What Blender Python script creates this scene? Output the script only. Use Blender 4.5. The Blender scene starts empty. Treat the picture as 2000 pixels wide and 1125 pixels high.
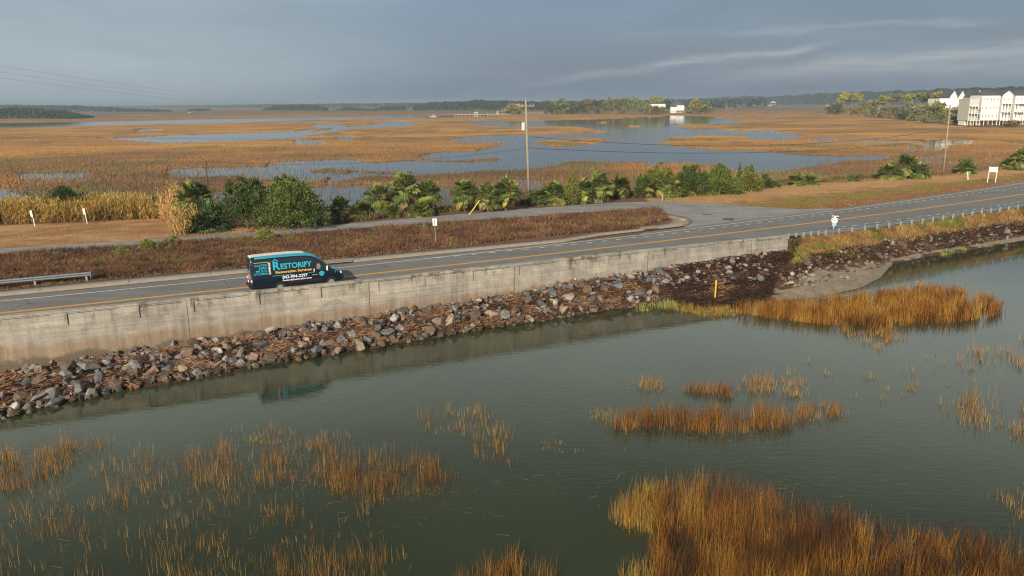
import bpy, bmesh, math, random
import numpy as np
from mathutils import Vector, Matrix
C = bpy.context.scene.collection
SC = bpy.context.scene
RNG = np.random.default_rng(7)
random.seed(11)

# ------------------------------------------------------------------ camera
F = 1555.0; YH = 200.0; ROLL = math.radians(0.46); H = 16.9
PITCH = math.atan((562.5 - YH) / F)
_c, _s = math.cos(PITCH), math.sin(PITCH)
_up0 = np.array([0, _s, _c]); _r0 = np.array([1.0, 0, 0]); FW = np.array([0, _c, -_s])
CR = _r0 * math.cos(ROLL) - _up0 * math.sin(ROLL)
CU = _up0 * math.cos(ROLL) + _r0 * math.sin(ROLL)
cam = bpy.data.cameras.new('camera'); co = bpy.data.objects.new('camera', cam); C.objects.link(co)
cam.sensor_width = 36; cam.lens = 36 * F / 2000; cam.clip_start = .5; cam.clip_end = 40000
m = Matrix(((CR[0], CU[0], -FW[0], 0), (CR[1], CU[1], -FW[1], 0), (CR[2], CU[2], -FW[2], H), (0, 0, 0, 1)))
co.matrix_world = m
SC.camera = co

# ------------------------------------------------------------------ light
SUN_EL = math.radians(25); sd = np.array([-0.34, -0.94]); sd /= np.linalg.norm(sd)
TOSUN = Vector((sd[0] * math.cos(SUN_EL), sd[1] * math.cos(SUN_EL), math.sin(SUN_EL)))
sl = bpy.data.lights.new('sun', 'SUN'); so = bpy.data.objects.new('sun', sl); C.objects.link(so)
sl.energy = 4.0; sl.angle = math.radians(.6); sl.color = (1, .87, .70)
so.rotation_euler = TOSUN.to_track_quat('Z', 'Y').to_euler(); so.location = (-60, -60, 60)
SC.view_settings.view_transform = 'Standard'; SC.view_settings.look = 'None'
SC.view_settings.gamma = 1; SC.view_settings.use_curve_mapping = False
SC.view_settings.exposure = 0.5
cy = SC.cycles
cy.max_bounces = 6; cy.diffuse_bounces = 2; cy.glossy_bounces = 3; cy.transmission_bounces = 4; cy.volume_bounces = 0
cy.transparent_max_bounces = 8; cy.use_denoising = True; cy.pixel_filter_type = 'BLACKMAN_HARRIS'; cy.filter_width = 1.15
try: cy.denoiser = 'OPENIMAGEDENOISE'
except Exception: pass

class NT:
    """small helper for building node trees"""
    def __init__(s, tree): s.t = tree; s.n = tree.nodes; s.l = tree.links
    def node(s, typ, **kw):
        n = s.n.new(typ)
        for k, v in kw.items(): setattr(n, k, v)
        return n
    def put(s, sock, v):
        if isinstance(v, bpy.types.NodeSocket): s.l.new(v, sock)
        elif v is not None: sock.default_value = v
    def math(s, op, a, b=None, c=None, clamp=False):
        n = s.node('ShaderNodeMath', operation=op); n.use_clamp = clamp
        for i, v in enumerate((a, b, c)):
            if v is not None: s.put(n.inputs[i], v)
        return n.outputs[0]
    def mix(s, f, a, b, typ='MIX'):
        n = s.node('ShaderNodeMix', data_type='RGBA', blend_type=typ)
        s.put(n.inputs[0], f)
        for i, v in ((6, a), (7, b)):
            if not isinstance(v, bpy.types.NodeSocket): v = tuple(v) + (1,) if len(v) == 3 else v
            s.put(n.inputs[i], v)
        return n.outputs[2]
    def noise(s, vec, scale, detail=4, rough=.55, dist=0):
        n = s.node('ShaderNodeTexNoise'); s.put(n.inputs['Vector'], vec)
        n.inputs['Scale'].default_value = scale; n.inputs['Detail'].default_value = detail
        n.inputs['Roughness'].default_value = rough; n.inputs['Distortion'].default_value = dist
        return n.outputs['Fac']
    def ramp(s, f, stops):
        n = s.node('ShaderNodeValToRGB'); s.put(n.inputs[0], f); e = n.color_ramp.elements
        while len(e) < len(stops): e.new(.5)
        for i, (p, c) in enumerate(stops):
            e[i].position = p; e[i].color = (c, c, c, 1) if isinstance(c, (int, float)) else tuple(c) + (1,)
        return n.outputs[0]
    def mapr(s, f, a, b, c=0., d=1.):
        n = s.node('ShaderNodeMapRange'); n.interpolation_type = 'SMOOTHSTEP'
        s.put(n.inputs[0], f)
        for i, v in enumerate((a, b, c, d)): n.inputs[i + 1].default_value = v
        return n.outputs[0]
    def vmap(s, vec, scale):
        n = s.node('ShaderNodeMapping'); s.put(n.inputs[0], vec); n.inputs['Scale'].default_value = scale
        return n.outputs[0]
    def bump(s, h, strength=.3, dist=.05):
        n = s.node('ShaderNodeBump'); n.inputs['Strength'].default_value = strength; n.inputs['Distance'].default_value = dist
        s.put(n.inputs['Height'], h); return n.outputs[0]

# ---- sky: blue daylight behind a grey-blue cloud deck, paler towards the left, thin streaks on the right
w = bpy.data.worlds.new('World'); SC.world = w; w.use_nodes = True
t = NT(w.node_tree); t.n.clear()
tc = t.node('ShaderNodeTexCoord').outputs['Generated']
sep = t.node('ShaderNodeSeparateXYZ'); t.l.new(tc, sep.inputs[0])
X, Y, Z = sep.outputs
az = t.math('ARCTAN2', X, Y); el = t.math('ARCSINE', Z)
sky = t.node('ShaderNodeTexSky', sky_type='NISHITA'); sky.sun_disc = False
sky.sun_elevation = SUN_EL; sky.sun_rotation = math.atan2(TOSUN.x, TOSUN.y)
sky.altitude = 0; sky.dust_density = 2
SKYS = .1
cl = t.ramp(t.mapr(az, -0.75, 0.45), [(0, (.335, .40, .435)), (.30, (.255, .315, .355)), (.55, (.178, .236, .302)), (.75, (.150, .203, .268)), (1, (.148, .196, .254))])
back = t.mapr(t.math('ABSOLUTE', az), 1.0, 2.6)
cl = t.mix(back, cl, (.42, .45, .48))
n1 = t.noise(t.vmap(tc, (1.2, 1.2, 6)), 2.2, 6, .55, .5)
cl = t.mix(1.0, cl, t.ramp(n1, [(.28, .86), (.72, 1.16)]), 'MULTIPLY')
hz = t.mapr(el, 0.0, .10)
cl = t.mix(hz, t.mix(1.0, cl, (1.05, 1.05, 1.04), 'MULTIPLY'), cl)
top = t.mapr(el, .13, .24)
ahead = t.mapr(t.math('ABSOLUTE', az), .9, 1.5, 1, 0)
cl = t.mix(top, cl, t.mix(.85, cl, t.mix(ahead, (.50, .53, .50), (.86, .92, .76))))
cl = t.mix(t.mapr(el, .31, .54), cl, (.14, .16, .16))
def streak(a0, e0, a1, e1, wid, amp):
    sl_ = (e1 - e0) / (a1 - a0)
    c = t.math('MULTIPLY_ADD', az, sl_, e0 - sl_ * a0)
    wn = t.noise(t.vmap(tc, (3, 3, 9)), 2.5, 4, .6)
    c = t.math('MULTIPLY_ADD', t.math('SUBTRACT', wn, .5), .030, c)
    d = t.math('DIVIDE', t.math('SUBTRACT', el, c), wid)
    g = t.math('EXPONENT', t.math('MULTIPLY', t.math('MULTIPLY', d, d), -1.))
    L = a1 - a0
    win = t.math('MULTIPLY', t.mapr(az, a0 - .12, a0 + L * .5), t.mapr(az, a1 - L * .1, a1 + .03, 1, 0))
    br = t.mapr(t.noise(t.vmap(tc, (5, 5, 60)), 2.0, 5, .6), .25, .7, .35, 1)
    return t.math('MULTIPLY', t.math('MULTIPLY', g, win), t.math('MULTIPLY', br, amp))
for a in ((.04, .024, .36, .060, .0048, .55), (.27, .030, .75, .066, .009, .75), (.30, .026, .80, .046, .012, .40),
          (.20, .076, .52, .081, .003, .28), (-.30, .050, .05, .035, .006, .07), (.22, .118, .5, .126, .006, .09), (-.75, .10, -.15, .118, .012, .06)):
    cl = t.mix(streak(*a), cl, (.43, .445, .44))
col = t.mix(.86, sky.outputs[0], t.mix(1.0, cl, (1 / SKYS * .80, 1 / SKYS * .80, 1 / SKYS * .85), 'MULTIPLY'))
bg = t.node('ShaderNodeBackground'); t.l.new(col, bg.inputs[0]); bg.inputs[1].default_value = SKYS
out = t.node('ShaderNodeOutputWorld'); t.l.new(bg.outputs[0], out.inputs[0])

# ------------------------------------------------------------------ geometry of the view (used once, to lay the place out on its own ground plan)
def un(px, py, z):
    d = FW + CR * (px - 1000) / F - CU * (py - 562.5) / F
    k = (z - H) / d[2]
    return float(d[0] * k), float(d[1] * k)
def una(px, py, z):
    px = np.asarray(px, float); py = np.asarray(py, float)
    d = FW[None] + CR[None] * ((px - 1000) / F)[:, None] - CU[None] * ((py - 562.5) / F)[:, None]
    k = (z - H) / d[:, 2]
    return d[:, 0] * k, d[:, 1] * k
def pja(x, y, z):
    p = np.stack([x, y, np.broadcast_to(z, np.shape(x)) - H], -1); wq = p @ FW
    return 1000 + F * (p @ CR) / wq, 562.5 - F * (p @ CU) / wq
def inpoly(px, py, poly):
    r = np.zeros(np.shape(px), bool); n = len(poly)
    for i in range(n):
        x1, y1 = poly[i]; x2, y2 = poly[(i + 1) % n]
        if y1 == y2: continue
        cnd = ((y1 > py) != (y2 > py)) & (px < (x2 - x1) * (py - y1) / (y2 - y1) + x1)
        r ^= cnd
    return r
def hsh(ix, iy, seed):
    n = (ix.astype(np.int64) * 374761393 + iy.astype(np.int64) * 668265263 + seed * 974711) & 0xffffffff
    n = ((n ^ (n >> 13)) * 1274126177) & 0xffffffff
    return ((n ^ (n >> 16)) & 0xffff) / 65535.
def vnoise(x, y, seed=0):
    x = np.asarray(x, float); y = np.asarray(y, float)
    ix = np.floor(x); iy = np.floor(y); fx = x - ix; fy = y - iy
    fx = fx * fx * (3 - 2 * fx); fy = fy * fy * (3 - 2 * fy)
    a = hsh(ix, iy, seed); b = hsh(ix + 1, iy, seed); c = hsh(ix, iy + 1, seed); d = hsh(ix + 1, iy + 1, seed)
    return (a * (1 - fx) + b * fx) * (1 - fy) + (c * (1 - fx) + d * fx) * fy
def fbm(x, y, seed=0, o=4):
    s = 0; a = .5; tt = 0
    for i in range(o):
        s = s + a * vnoise(x, y, seed + i * 17); tt += a; a *= .55; x = np.asarray(x) * 2.03 + 5.1; y = np.asarray(y) * 2.03 + 1.7
    return s / tt
def line(pts, z, deg=3):
    P = np.array([un(x, y, z) for x, y in pts]); xs, ys = P[:, 0], P[:, 1]
    deg = min(deg, len(pts) - 1); sc = 40.
    k = np.polyfit(xs / sc, ys, deg); a, b = xs.min(), xs.max(); dk = np.polyder(k)
    def f(X):
        X = np.asarray(X, float); Xc = np.clip(X, a, b)
        return np.polyval(k, Xc / sc) + np.polyval(dk, Xc / sc) / sc * (X - Xc)
    return f
def pline(pts, z):
    P = sorted(un(x, y, z) for x, y in pts); xs = np.array([p[0] for p in P]); ys = np.array([p[1] for p in P])
    s0 = (ys[1] - ys[0]) / (xs[1] - xs[0]); s1 = (ys[-1] - ys[-2]) / (xs[-1] - xs[-2])
    def f(X):
        X = np.asarray(X, float)
        return np.interp(X, xs, ys) + np.minimum(X - xs[0], 0) * s0 + np.maximum(X - xs[-1], 0) * s1
    return f

# ------------------------------------------------------------------ materials
def mat(name, fn):
    mm = bpy.data.materials.new(name); mm.use_nodes = True; t = NT(mm.node_tree)
    p = t.n['Principled BSDF']; fn(t, p); return mm
def geo(t): return t.node('ShaderNodeNewGeometry').outputs['Position']
def objc(t): return t.node('ShaderNodeTexCoord').outputs['Object']
def plain(name, colr, rough=.6, metal=0, var=.12, scale=3, coat=0, bump=0, coord='Object'):
    def fn(t, p):
        c = t.node('ShaderNodeTexCoord').outputs[coord]
        n = t.noise(c, scale, 5, .6)
        t.l.new(t.mix(1.0, colr, t.ramp(n, [(.25, 1 - var), (.75, 1 + var)]), 'MULTIPLY'), p.inputs['Base Color'])
        p.inputs['Roughness'].default_value = rough; p.inputs['Metallic'].default_value = metal
        p.inputs['Coat Weight'].default_value = coat; p.inputs['Coat Roughness'].default_value = .05
        if bump: t.l.new(t.bump(n, bump, .05), p.inputs['Normal'])
    return mat(name, fn)
def tinted(name, transl=.3, rough=.8, spec=.2, var=.0, scale=20, bump=0, objrand=0):
    def fn(t, p):
        a = t.node('ShaderNodeAttribute', attribute_name='tint').outputs['Color']
        if var:
            n = t.noise(geo(t), scale, 4, .65)
            a = t.mix(1.0, a, t.ramp(n, [(.28, 1 - var), (.72, 1 + var)]), 'MULTIPLY')
            if bump: t.l.new(t.bump(n, bump, .05), p.inputs['Normal'])
        if objrand:
            r = t.node('ShaderNodeObjectInfo').outputs['Random']
            a = t.mix(1.0, a, t.ramp(r, [(0, (1 - objrand, 1 - objrand, 1 - objrand)), (.5, (1 + objrand * .5, 1, 1 - objrand)), (1, (1 - objrand * .3, 1 + objrand * .3, 1))]), 'MULTIPLY')
        t.l.new(a, p.inputs['Base Color']); p.inputs['Roughness'].default_value = rough
        p.inputs['Specular IOR Level'].default_value = spec
        if transl:
            tr = t.node('ShaderNodeBsdfTranslucent'); t.l.new(a, tr.inputs[0])
            mx = t.node('ShaderNodeMixShader'); mx.inputs[0].default_value = transl
            t.l.new(p.outputs[0], mx.inputs[1]); t.l.new(tr.outputs[0], mx.inputs[2])
            t.l.new(mx.outputs[0], t.n['Material Output'].inputs[0])
    return mat(name, fn)
def objcol(name, rough=.85, transl=0, var=.25, scale=6, bump=.4):
    def fn(t, p):
        a = t.node('ShaderNodeObjectInfo').outputs['Color']
        n = t.noise(objc(t), scale, 6, .65)
        n2 = t.noise(objc(t), scale * .3, 3, .6)
        a = t.mix(1.0, a, t.ramp(n, [(.25, 1 - var), (.75, 1 + var)]), 'MULTIPLY')
        a = t.mix(1.0, a, t.ramp(n2, [(.3, .8), (.7, 1.15)]), 'MULTIPLY')
        t.l.new(a, p.inputs['Base Color']); p.inputs['Roughness'].default_value = rough
        t.l.new(t.bump(n, bump, .06), p.inputs['Normal'])
    return mat(name, fn)

def _asphalt(base, patch):
    def fn(t, p):
        g = geo(t)
        rot = t.node('ShaderNodeMapping'); t.put(rot.inputs[0], g); rot.inputs['Rotation'].default_value = (0, 0, -math.radians(28))
        rot.inputs['Scale'].default_value = (.03, .9, 1)
        n1 = t.noise(rot.outputs[0], 1.1, 4, .55); n2 = t.noise(g, 9, 6, .7); n3 = t.noise(g, .35, 4, .6)
        c = t.mix(1.0, base, t.ramp(n1, [(.3, .84), (.7, 1.14)]), 'MULTIPLY')
        c = t.mix(1.0, c, t.ramp(n2, [(.3, .88), (.7, 1.12)]), 'MULTIPLY')
        c = t.mix(1.0, c, t.ramp(n3, [(.35, 1 - patch), (.65, 1 + patch)]), 'MULTIPLY')
        v = t.node('ShaderNodeTexVoronoi', feature='DISTANCE_TO_EDGE'); v.inputs['Scale'].default_value = .22
        dm = t.node('ShaderNodeVectorMath', operation='ADD')
        nn = t.node('ShaderNodeTexNoise'); t.put(nn.inputs['Vector'], g); nn.inputs['Scale'].default_value = .8; nn.inputs['Detail'].default_value = 5
        t.l.new(g, dm.inputs[0]); t.l.new(nn.outputs['Color'], dm.inputs[1]); t.l.new(dm.outputs[0], v.inputs['Vector'])
        crack = t.mapr(v.outputs['Distance'], .004, .012, .55, 1.0)
        crack = t.mix(t.mapr(n3, .45, .6), (1, 1, 1), crack)
        c = t.mix(1.0, c, crack, 'MULTIPLY')
        t.l.new(c, p.inputs['Base Color']); p.inputs['Roughness'].default_value = .85
        t.l.new(t.bump(n2, .25, .02), p.inputs['Normal'])
    return fn
M = {}
M['asphalt'] = mat('asphalt', _asphalt((.165, .163, .160), .08))
M['old_asphalt'] = mat('old_asphalt', _asphalt((.245, .243, .235), .14))
def _worn(colr, cut):
    def fn(t, p):
        g = geo(t); n = t.noise(g, 3.0, 6, .75)
        n2 = t.noise(g, .5, 4, .6)
        c = t.mix(t.mapr(t.math('ADD', n, t.math('MULTIPLY', n2, .4)), cut, cut + .14), colr, tuple(v * .35 + .07 for v in colr))
        t.l.new(c, p.inputs['Base Color']); p.inputs['Roughness'].default_value = .7
    return fn
M['white_paint'] = mat('white_paint', _worn((.74, .74, .72), .80))
M['yellow_paint'] = mat('yellow_paint', _worn((.78, .37, .035), .82))
def _concrete_walk(t, p):
    g = geo(t); n = t.noise(g, 2.2, 6, .65); n2 = t.noise(g, 20, 4, .7)
    c = t.mix(t.ramp(n, [(.3, 0), (.7, 1)]), (.30, .275, .225), (.24, .20, .155))
    c = t.mix(1.0, c, t.ramp(n2, [(.3, .88), (.7, 1.1)]), 'MULTIPLY')
    t.l.new(c, p.inputs['Base Color']); p.inputs['Roughness'].default_value = .9
    t.l.new(t.bump(n2, .2, .02), p.inputs['Normal'])
M['walk'] = mat('sidewalk_concrete', _concrete_walk)
M['gutter'] = plain('gutter_concrete', (.13, .10, .075), .9, coord='Object', scale=2, var=.3)
def _seawall(t, p):
    g = geo(t); s = t.node('ShaderNodeSeparateXYZ'); t.l.new(g, s.inputs[0]); z = s.outputs[2]
    n = t.noise(g, .9, 6, .65); nf = t.noise(g, 9, 6, .75)
    c = t.mix(t.ramp(n, [(.35, 0), (.65, 1)]), (.40, .372, .32), (.275, .255, .22))
    vst = t.noise(t.vmap(g, (1.6, 1.6, .10)), 1.3, 6, .7)
    c = t.mix(1.0, c, t.ramp(vst, [(.3, .70), (.45, .98), (.75, 1.18)]), 'MULTIPLY')
    vb = t.node('ShaderNodeTexVoronoi'); vb.inputs['Scale'].default_value = .42; t.l.new(t.vmap(g, (1, 1, 1.6)), vb.inputs['Vector'])
    vs_ = t.node('ShaderNodeSeparateColor'); t.l.new(vb.outputs['Color'], vs_.inputs[0])
    c = t.mix(1.0, c, t.ramp(vs_.outputs[0], [(0, (.84, .85, .86)), (1, (1.12, 1.10, 1.06))]), 'MULTIPLY')
    # horizontal formwork lines
    hb = t.noise(t.vmap(g, (.05, .05, 3.2)), 1.7, 4, .6)
    c = t.mix(1.0, c, t.ramp(hb, [(.35, .84), (.6, 1.08)]), 'MULTIPLY')
    # tide stain: a warm brown band at the bottom
    st = t.math('ADD', z, t.math('MULTIPLY', t.math('SUBTRACT', n, .5), 2.2))
    c = t.mix(t.mapr(st, 2.15, 1.35), c, t.mix(t.ramp(vst, [(.35, 0), (.7, 1)]), (.20, .15, .105), (.36, .265, .185)))
    c = t.mix(t.mapr(st, 1.05, .6), c, (.13, .105, .07))
    # dark runs below the cap and dark blotches
    dk = t.math('MULTIPLY', t.mapr(t.noise(t.vmap(g, (1.1, 1.1, .35)), 1.0, 5, .7), .53, .62), t.mapr(z, 2.7, 3.6))
    c = t.mix(t.math('MULTIPLY', dk, .78), c, (.11, .085, .06))
    sp = t.mapr(t.noise(g, 2.4, 6, .75), .62, .70)
    c = t.mix(t.math('MULTIPLY', sp, .6), c, (.16, .12, .08))
    c = t.mix(1.0, c, t.ramp(nf, [(.25, .75), (.7, 1.14)]), 'MULTIPLY')
    t.l.new(c, p.inputs['Base Color']); p.inputs['Roughness'].default_value = .92
    t.l.new(t.bump(t.math('ADD', nf, t.math('MULTIPLY', hb, .6)), .5, .03), p.inputs['Normal'])
M['seawall'] = mat('seawall_concrete', _seawall)
def _water(t, p):
    g = geo(t)
    r = t.node('ShaderNodeMapping'); t.put(r.inputs[0], g); r.inputs['Rotation'].default_value = (0, 0, math.radians(8)); r.inputs['Scale'].default_value = (.8, 2.2, 1)
    n = t.noise(r.outputs[0], 1.6, 3, .5); n2 = t.noise(g, .12, 3, .5); n3 = t.noise(t.vmap(g, (.35, 1, 1)), .035, 4, .55)
    amt = t.mapr(n3, .36, .62, .25, 1.5)
    h = t.math('ADD', t.math('MULTIPLY', t.math('MULTIPLY', n, .010), amt), t.math('MULTIPLY', n2, .03))
    b = t.node('ShaderNodeBump'); b.inputs['Strength'].default_value = .5; b.inputs['Distance'].default_value = 1.0
    t.l.new(h, b.inputs['Height']); t.l.new(b.outputs[0], p.inputs['Normal'])
    c = t.mix(t.ramp(t.noise(g, .06, 4, .5), [(.3, 0), (.7, 1)]), (.023, .031, .014), (.041, .052, .024))
    t.l.new(c, p.inputs['Base Color']); p.inputs['Roughness'].default_value = .045; p.inputs['IOR'].default_value = 1.333
M['water'] = mat('water', _water)
M['ground'] = tinted('ground', 0, .95, .1, .22, 2.6, .5)
M['marsh'] = tinted('marsh_mat', 0, .95, .05, .18, .9, .4)
M['grass'] = tinted('grass_blades', .06, .7, .15)
M['leaf'] = tinted('leaf', .12, .55, .3, objrand=.12)
M['fartree'] = tinted('far_leaf', .2, .8, .1, objrand=.22)
M['wrack'] = tinted('wrack_stems', .05, .8, .15)
M['bark'] = plain('bark', (.13, .095, .07), .95, var=.4, scale=5, bump=.6)
M['boot'] = tinted('palm_boot', 0, .9, .1, .3, 9, .5)
M['rock'] = objcol('rock', .82, var=.38, scale=5, bump=.75)
def _pole(t, p):
    g = objc(t); n = t.noise(t.vmap(g, (14, 14, .5)), 1, 6, .7); n2 = t.noise(g, .6, 3, .5)
    c = t.mix(t.ramp(n, [(.3, 0), (.7, 1)]), (.20, .15, .105), (.42, .35, .26))
    c = t.mix(1.0, c, t.ramp(n2, [(.3, .85), (.7, 1.1)]), 'MULTIPLY')
    t.l.new(c, p.inputs['Base Color']); p.inputs['Roughness'].default_value = .9
    t.l.new(t.bump(n, .4, .03), p.inputs['Normal'])
M['pole'] = mat('weathered_pole', _pole)
M['darkpole'] = plain('dark_wood', (.09, .06, .045), .9, var=.3)
M['steel'] = plain('galvanised_steel', (.27, .32, .35), .45, .5, .15, 4)  # rail's shaded side is put into this tone, darker than the posts
M['postwood'] = plain('galvanised_post', (.36, .38, .37), .6, .3, .2, 4)
M['white'] = plain('white_paint_metal', (.72, .72, .70), .5, 0, .08, 3)
M['whitewall'] = plain('white_siding', (.86, .86, .85), .7, 0, .05, .5)
M['cream'] = plain('cream_siding', (.80, .78, .73), .7, 0, .05, .5)
M['grey_siding'] = plain('grey_siding', (.50, .53, .46), .7, 0, .05, .5)
M['roofing'] = plain('dark_shingle', (.085, .088, .095), .9, 0, .2, 1)
M['glass'] = plain('window_glass', (.05, .06, .07), .12, 0, .1, 1)
M['house_glass'] = plain('house_glass', (.32, .34, .35), .25, 0, .1, 1)
M['porcelain'] = plain('insulator', (.35, .34, .32), .3)
M['transformer'] = plain('transformer_grey', (.55, .57, .58), .45)
M['wire'] = plain('wire', (.025, .025, .028), .6)
M['farwire'] = plain('far_wire', (.20, .22, .24), .6)
M['yellow'] = plain('yellow_plastic', (.70, .42, .015), .55)
M['blue'] = plain('light_blue_sign', (.28, .50, .70), .5)
M['black'] = plain('black_marks', (.015, .015, .02), .5)
M['timber'] = plain('timber', (.36, .25, .17), .9, var=.25)
M['dark'] = plain('inlet_dark', (.012, .011, .010), .95)

# ------------------------------------------------------------------ mesh helpers
def np_mesh(name, V, Fq, material, parent=None, tint=None, smooth=False):
    """V (n,3); Fq list of index arrays (m,k)"""
    me = bpy.data.meshes.new(name); V = np.asarray(V, np.float32)
    me.vertices.add(len(V)); me.vertices.foreach_set('co', V.ravel())
    if not isinstance(Fq, (list, tuple)): Fq = [Fq]
    Fq = [np.asarray(f, np.int32) for f in Fq if len(f)]
    tot = np.concatenate([np.full(len(f), f.shape[1], np.int32) for f in Fq])
    idx = np.concatenate([f.ravel() for f in Fq])
    me.loops.add(len(idx)); me.loops.foreach_set('vertex_index', idx)
    me.polygons.add(len(tot)); st = np.zeros(len(tot), np.int32); st[1:] = np.cumsum(tot)[:-1]
    me.polygons.foreach_set('loop_start', st)
    if smooth: me.polygons.foreach_set('use_smooth', np.ones(len(tot), bool))
    me.update(calc_edges=True)
    if tint is not None:
        a = me.attributes.new('tint', 'FLOAT_COLOR', 'POINT'); c4 = np.ones((len(V), 4), np.float32); c4[:, :3] = tint
        a.data.foreach_set('color', c4.ravel())
    me.materials.append(material)
    o = bpy.data.objects.new(name, me); C.objects.link(o)
    if parent is not None: o.parent = parent
    return o
class MB:
    def __init__(s): s.v = []; s.f = []; s.c = []
    def add(s, vs, fs, col=None):
        b = len(s.v); s.v += [tuple(v) for v in vs]; s.f += [tuple(i + b for i in f) for f in fs]
        if col is not None: s.c += [col] * len(vs)
        return s
    def box(s, c, size, rz=0, col=None, M4=None):
        hx, hy, hz_ = size[0] / 2, size[1] / 2, size[2] / 2; vs = []
        ca, sa = math.cos(rz), math.sin(rz)
        for dz in (-hz_, hz_):
            for dx, dy in ((-hx, -hy), (hx, -hy), (hx, hy), (-hx, hy)):
                v = Vector((c[0] + dx * ca - dy * sa, c[1] + dx * sa + dy * ca, c[2] + dz))
                vs.append(M4 @ v if M4 else v)
        return s.add(vs, [(0, 3, 2, 1), (4, 5, 6, 7), (0, 1, 5, 4), (1, 2, 6, 5), (2, 3, 7, 6), (3, 0, 4, 7)], col)
    def tube(s, pts, rad, n=8, col=None, cap=True):
        pts = [Vector(p) for p in pts]; rad = rad if hasattr(rad, '__len__') else [rad] * len(pts)
        b = len(s.v); vs = []
        for i, p in enumerate(pts):
            d = (pts[min(i + 1, len(pts) - 1)] - pts[max(i - 1, 0)]).normalized()
            a = Vector((0, 0, 1)) if abs(d.z) < .9 else Vector((1, 0, 0))
            u = d.cross(a).normalized(); v = d.cross(u)
            for k in range(n):
                q = 2 * math.pi * k / n; vs.append(p + (u * math.cos(q) + v * math.sin(q)) * rad[i])
        fs = []
        for i in range(len(pts) - 1):
            for k in range(n):
                a0 = i * n + k; a1 = i * n + (k + 1) % n
                fs.append((a0, a1, a1 + n, a0 + n))
        if cap: fs.append(tuple(range(n))); fs.append(tuple(range((len(pts) - 1) * n, len(pts) * n)))
        return s.add(vs, fs, col)
    def prism(s, poly, z0, z1, col=None):
        n = len(poly); vs = [(x, y, z0) for x, y in poly] + [(x, y, z1) for x, y in poly]
        fs = [tuple(range(n - 1, -1, -1)), tuple(range(n, 2 * n))] + [(i, (i + 1) % n, (i + 1) % n + n, i + n) for i in range(n)]
        return s.add(vs, fs, col)
    def build(s, name, material, parent=None, smooth=False, bevel=0):
        me = bpy.data.meshes.new(name); me.from_pydata(s.v, [], s.f)
        if s.c:
            a = me.attributes.new('tint', 'FLOAT_COLOR', 'POINT')
            a.data.foreach_set('color', np.array([(c[0], c[1], c[2], 1) for c in s.c], np.float32).ravel())
        bm = bmesh.new(); bm.from_mesh(me); bmesh.ops.recalc_face_normals(bm, faces=bm.faces)
        if bevel: bmesh.ops.bevel(bm, geom=bm.edges[:], offset=bevel, segments=2, affect='EDGES')
        bm.to_mesh(me); bm.free()
        if smooth:
            for p in me.polygons: p.use_smooth = True
        me.materials.append(material)
        o = bpy.data.objects.new(name, me); C.objects.link(o)
        if parent is not None: o.parent = parent
        return o
def tag(o, label=None, cat=None, group=None, kind=None):
    if label: o['label'] = label
    if cat: o['category'] = cat
    if group: o['group'] = group
    if kind: o['kind'] = kind
    return o
def empty(name, loc, rz=0, label=None, cat=None, group=None):
    o = bpy.data.objects.new(name, None); C.objects.link(o); o.location = loc; o.rotation_euler = (0, 0, rz)
    o.empty_display_size = .3
    return tag(o, label, cat, group)
def copy_tree(o, parent=None):
    c = o.copy(); C.objects.link(c); c.parent = parent
    for ch in list(o.children): copy_tree(ch, c)
    return c
def structure(o): o['kind'] = 'structure'; return o

def blades(name, P, hgt, wid, tint, material, lean=.25, bend=.35, parent=None, leandir=None, tipfade=None):
    """vertical pointed blades: n roots P (n,3); 5 vertices each"""
    n = len(P); th = RNG.uniform(0, 2 * np.pi, n); wx, wy = np.cos(th), np.sin(th)
    ld = RNG.uniform(0, 2 * np.pi, n) if leandir is None else leandir + RNG.normal(0, .8, n)
    L = np.abs(RNG.normal(0, lean, n)); B = L + np.abs(RNG.normal(0, bend, n)) * .6
    dx, dy = np.cos(ld), np.sin(ld)
    hgt = np.broadcast_to(hgt, n); wid = np.broadcast_to(wid, n)
    mx = P[:, 0] + dx * L * hgt * .55; my = P[:, 1] + dy * L * hgt * .55; mz = P[:, 2] + hgt * .6
    tx = P[:, 0] + dx * B * hgt; ty = P[:, 1] + dy * B * hgt; tz = P[:, 2] + hgt
    V = np.empty((n, 5, 3), np.float32)
    for k, (x, y, z, s) in enumerate(((P[:, 0], P[:, 1], P[:, 2], -.5), (P[:, 0], P[:, 1], P[:, 2], .5), (mx, my, mz, .42), (mx, my, mz, -.42), (tx, ty, tz, 0))):
        V[:, k, 0] = x + wx * wid * s; V[:, k, 1] = y + wy * wid * s; V[:, k, 2] = z
    T = np.repeat(tint[:, None, :], 5, 1).astype(np.float32)
    if tipfade is not None:
        T[:, 4] = T[:, 4] * tipfade
    b = np.arange(n)[:, None] * 5
    return np_mesh(name, V.reshape(-1, 3), [b + np.array([[0, 1, 2, 3]]), b + np.array([[3, 2, 4]])], material, parent, T.reshape(-1, 3))
def pal(cols, f, jit=.12):
    cols = np.array(cols); n = len(cols) - 1; f = np.clip(f, 0, .9999) * n; i = f.astype(int); k = (f - i)[:, None]
    c = cols[i] * (1 - k) + cols[i + 1] * k
    return c * (1 + RNG.normal(0, jit, (len(f), 1))).clip(.5, 1.6)
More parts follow.
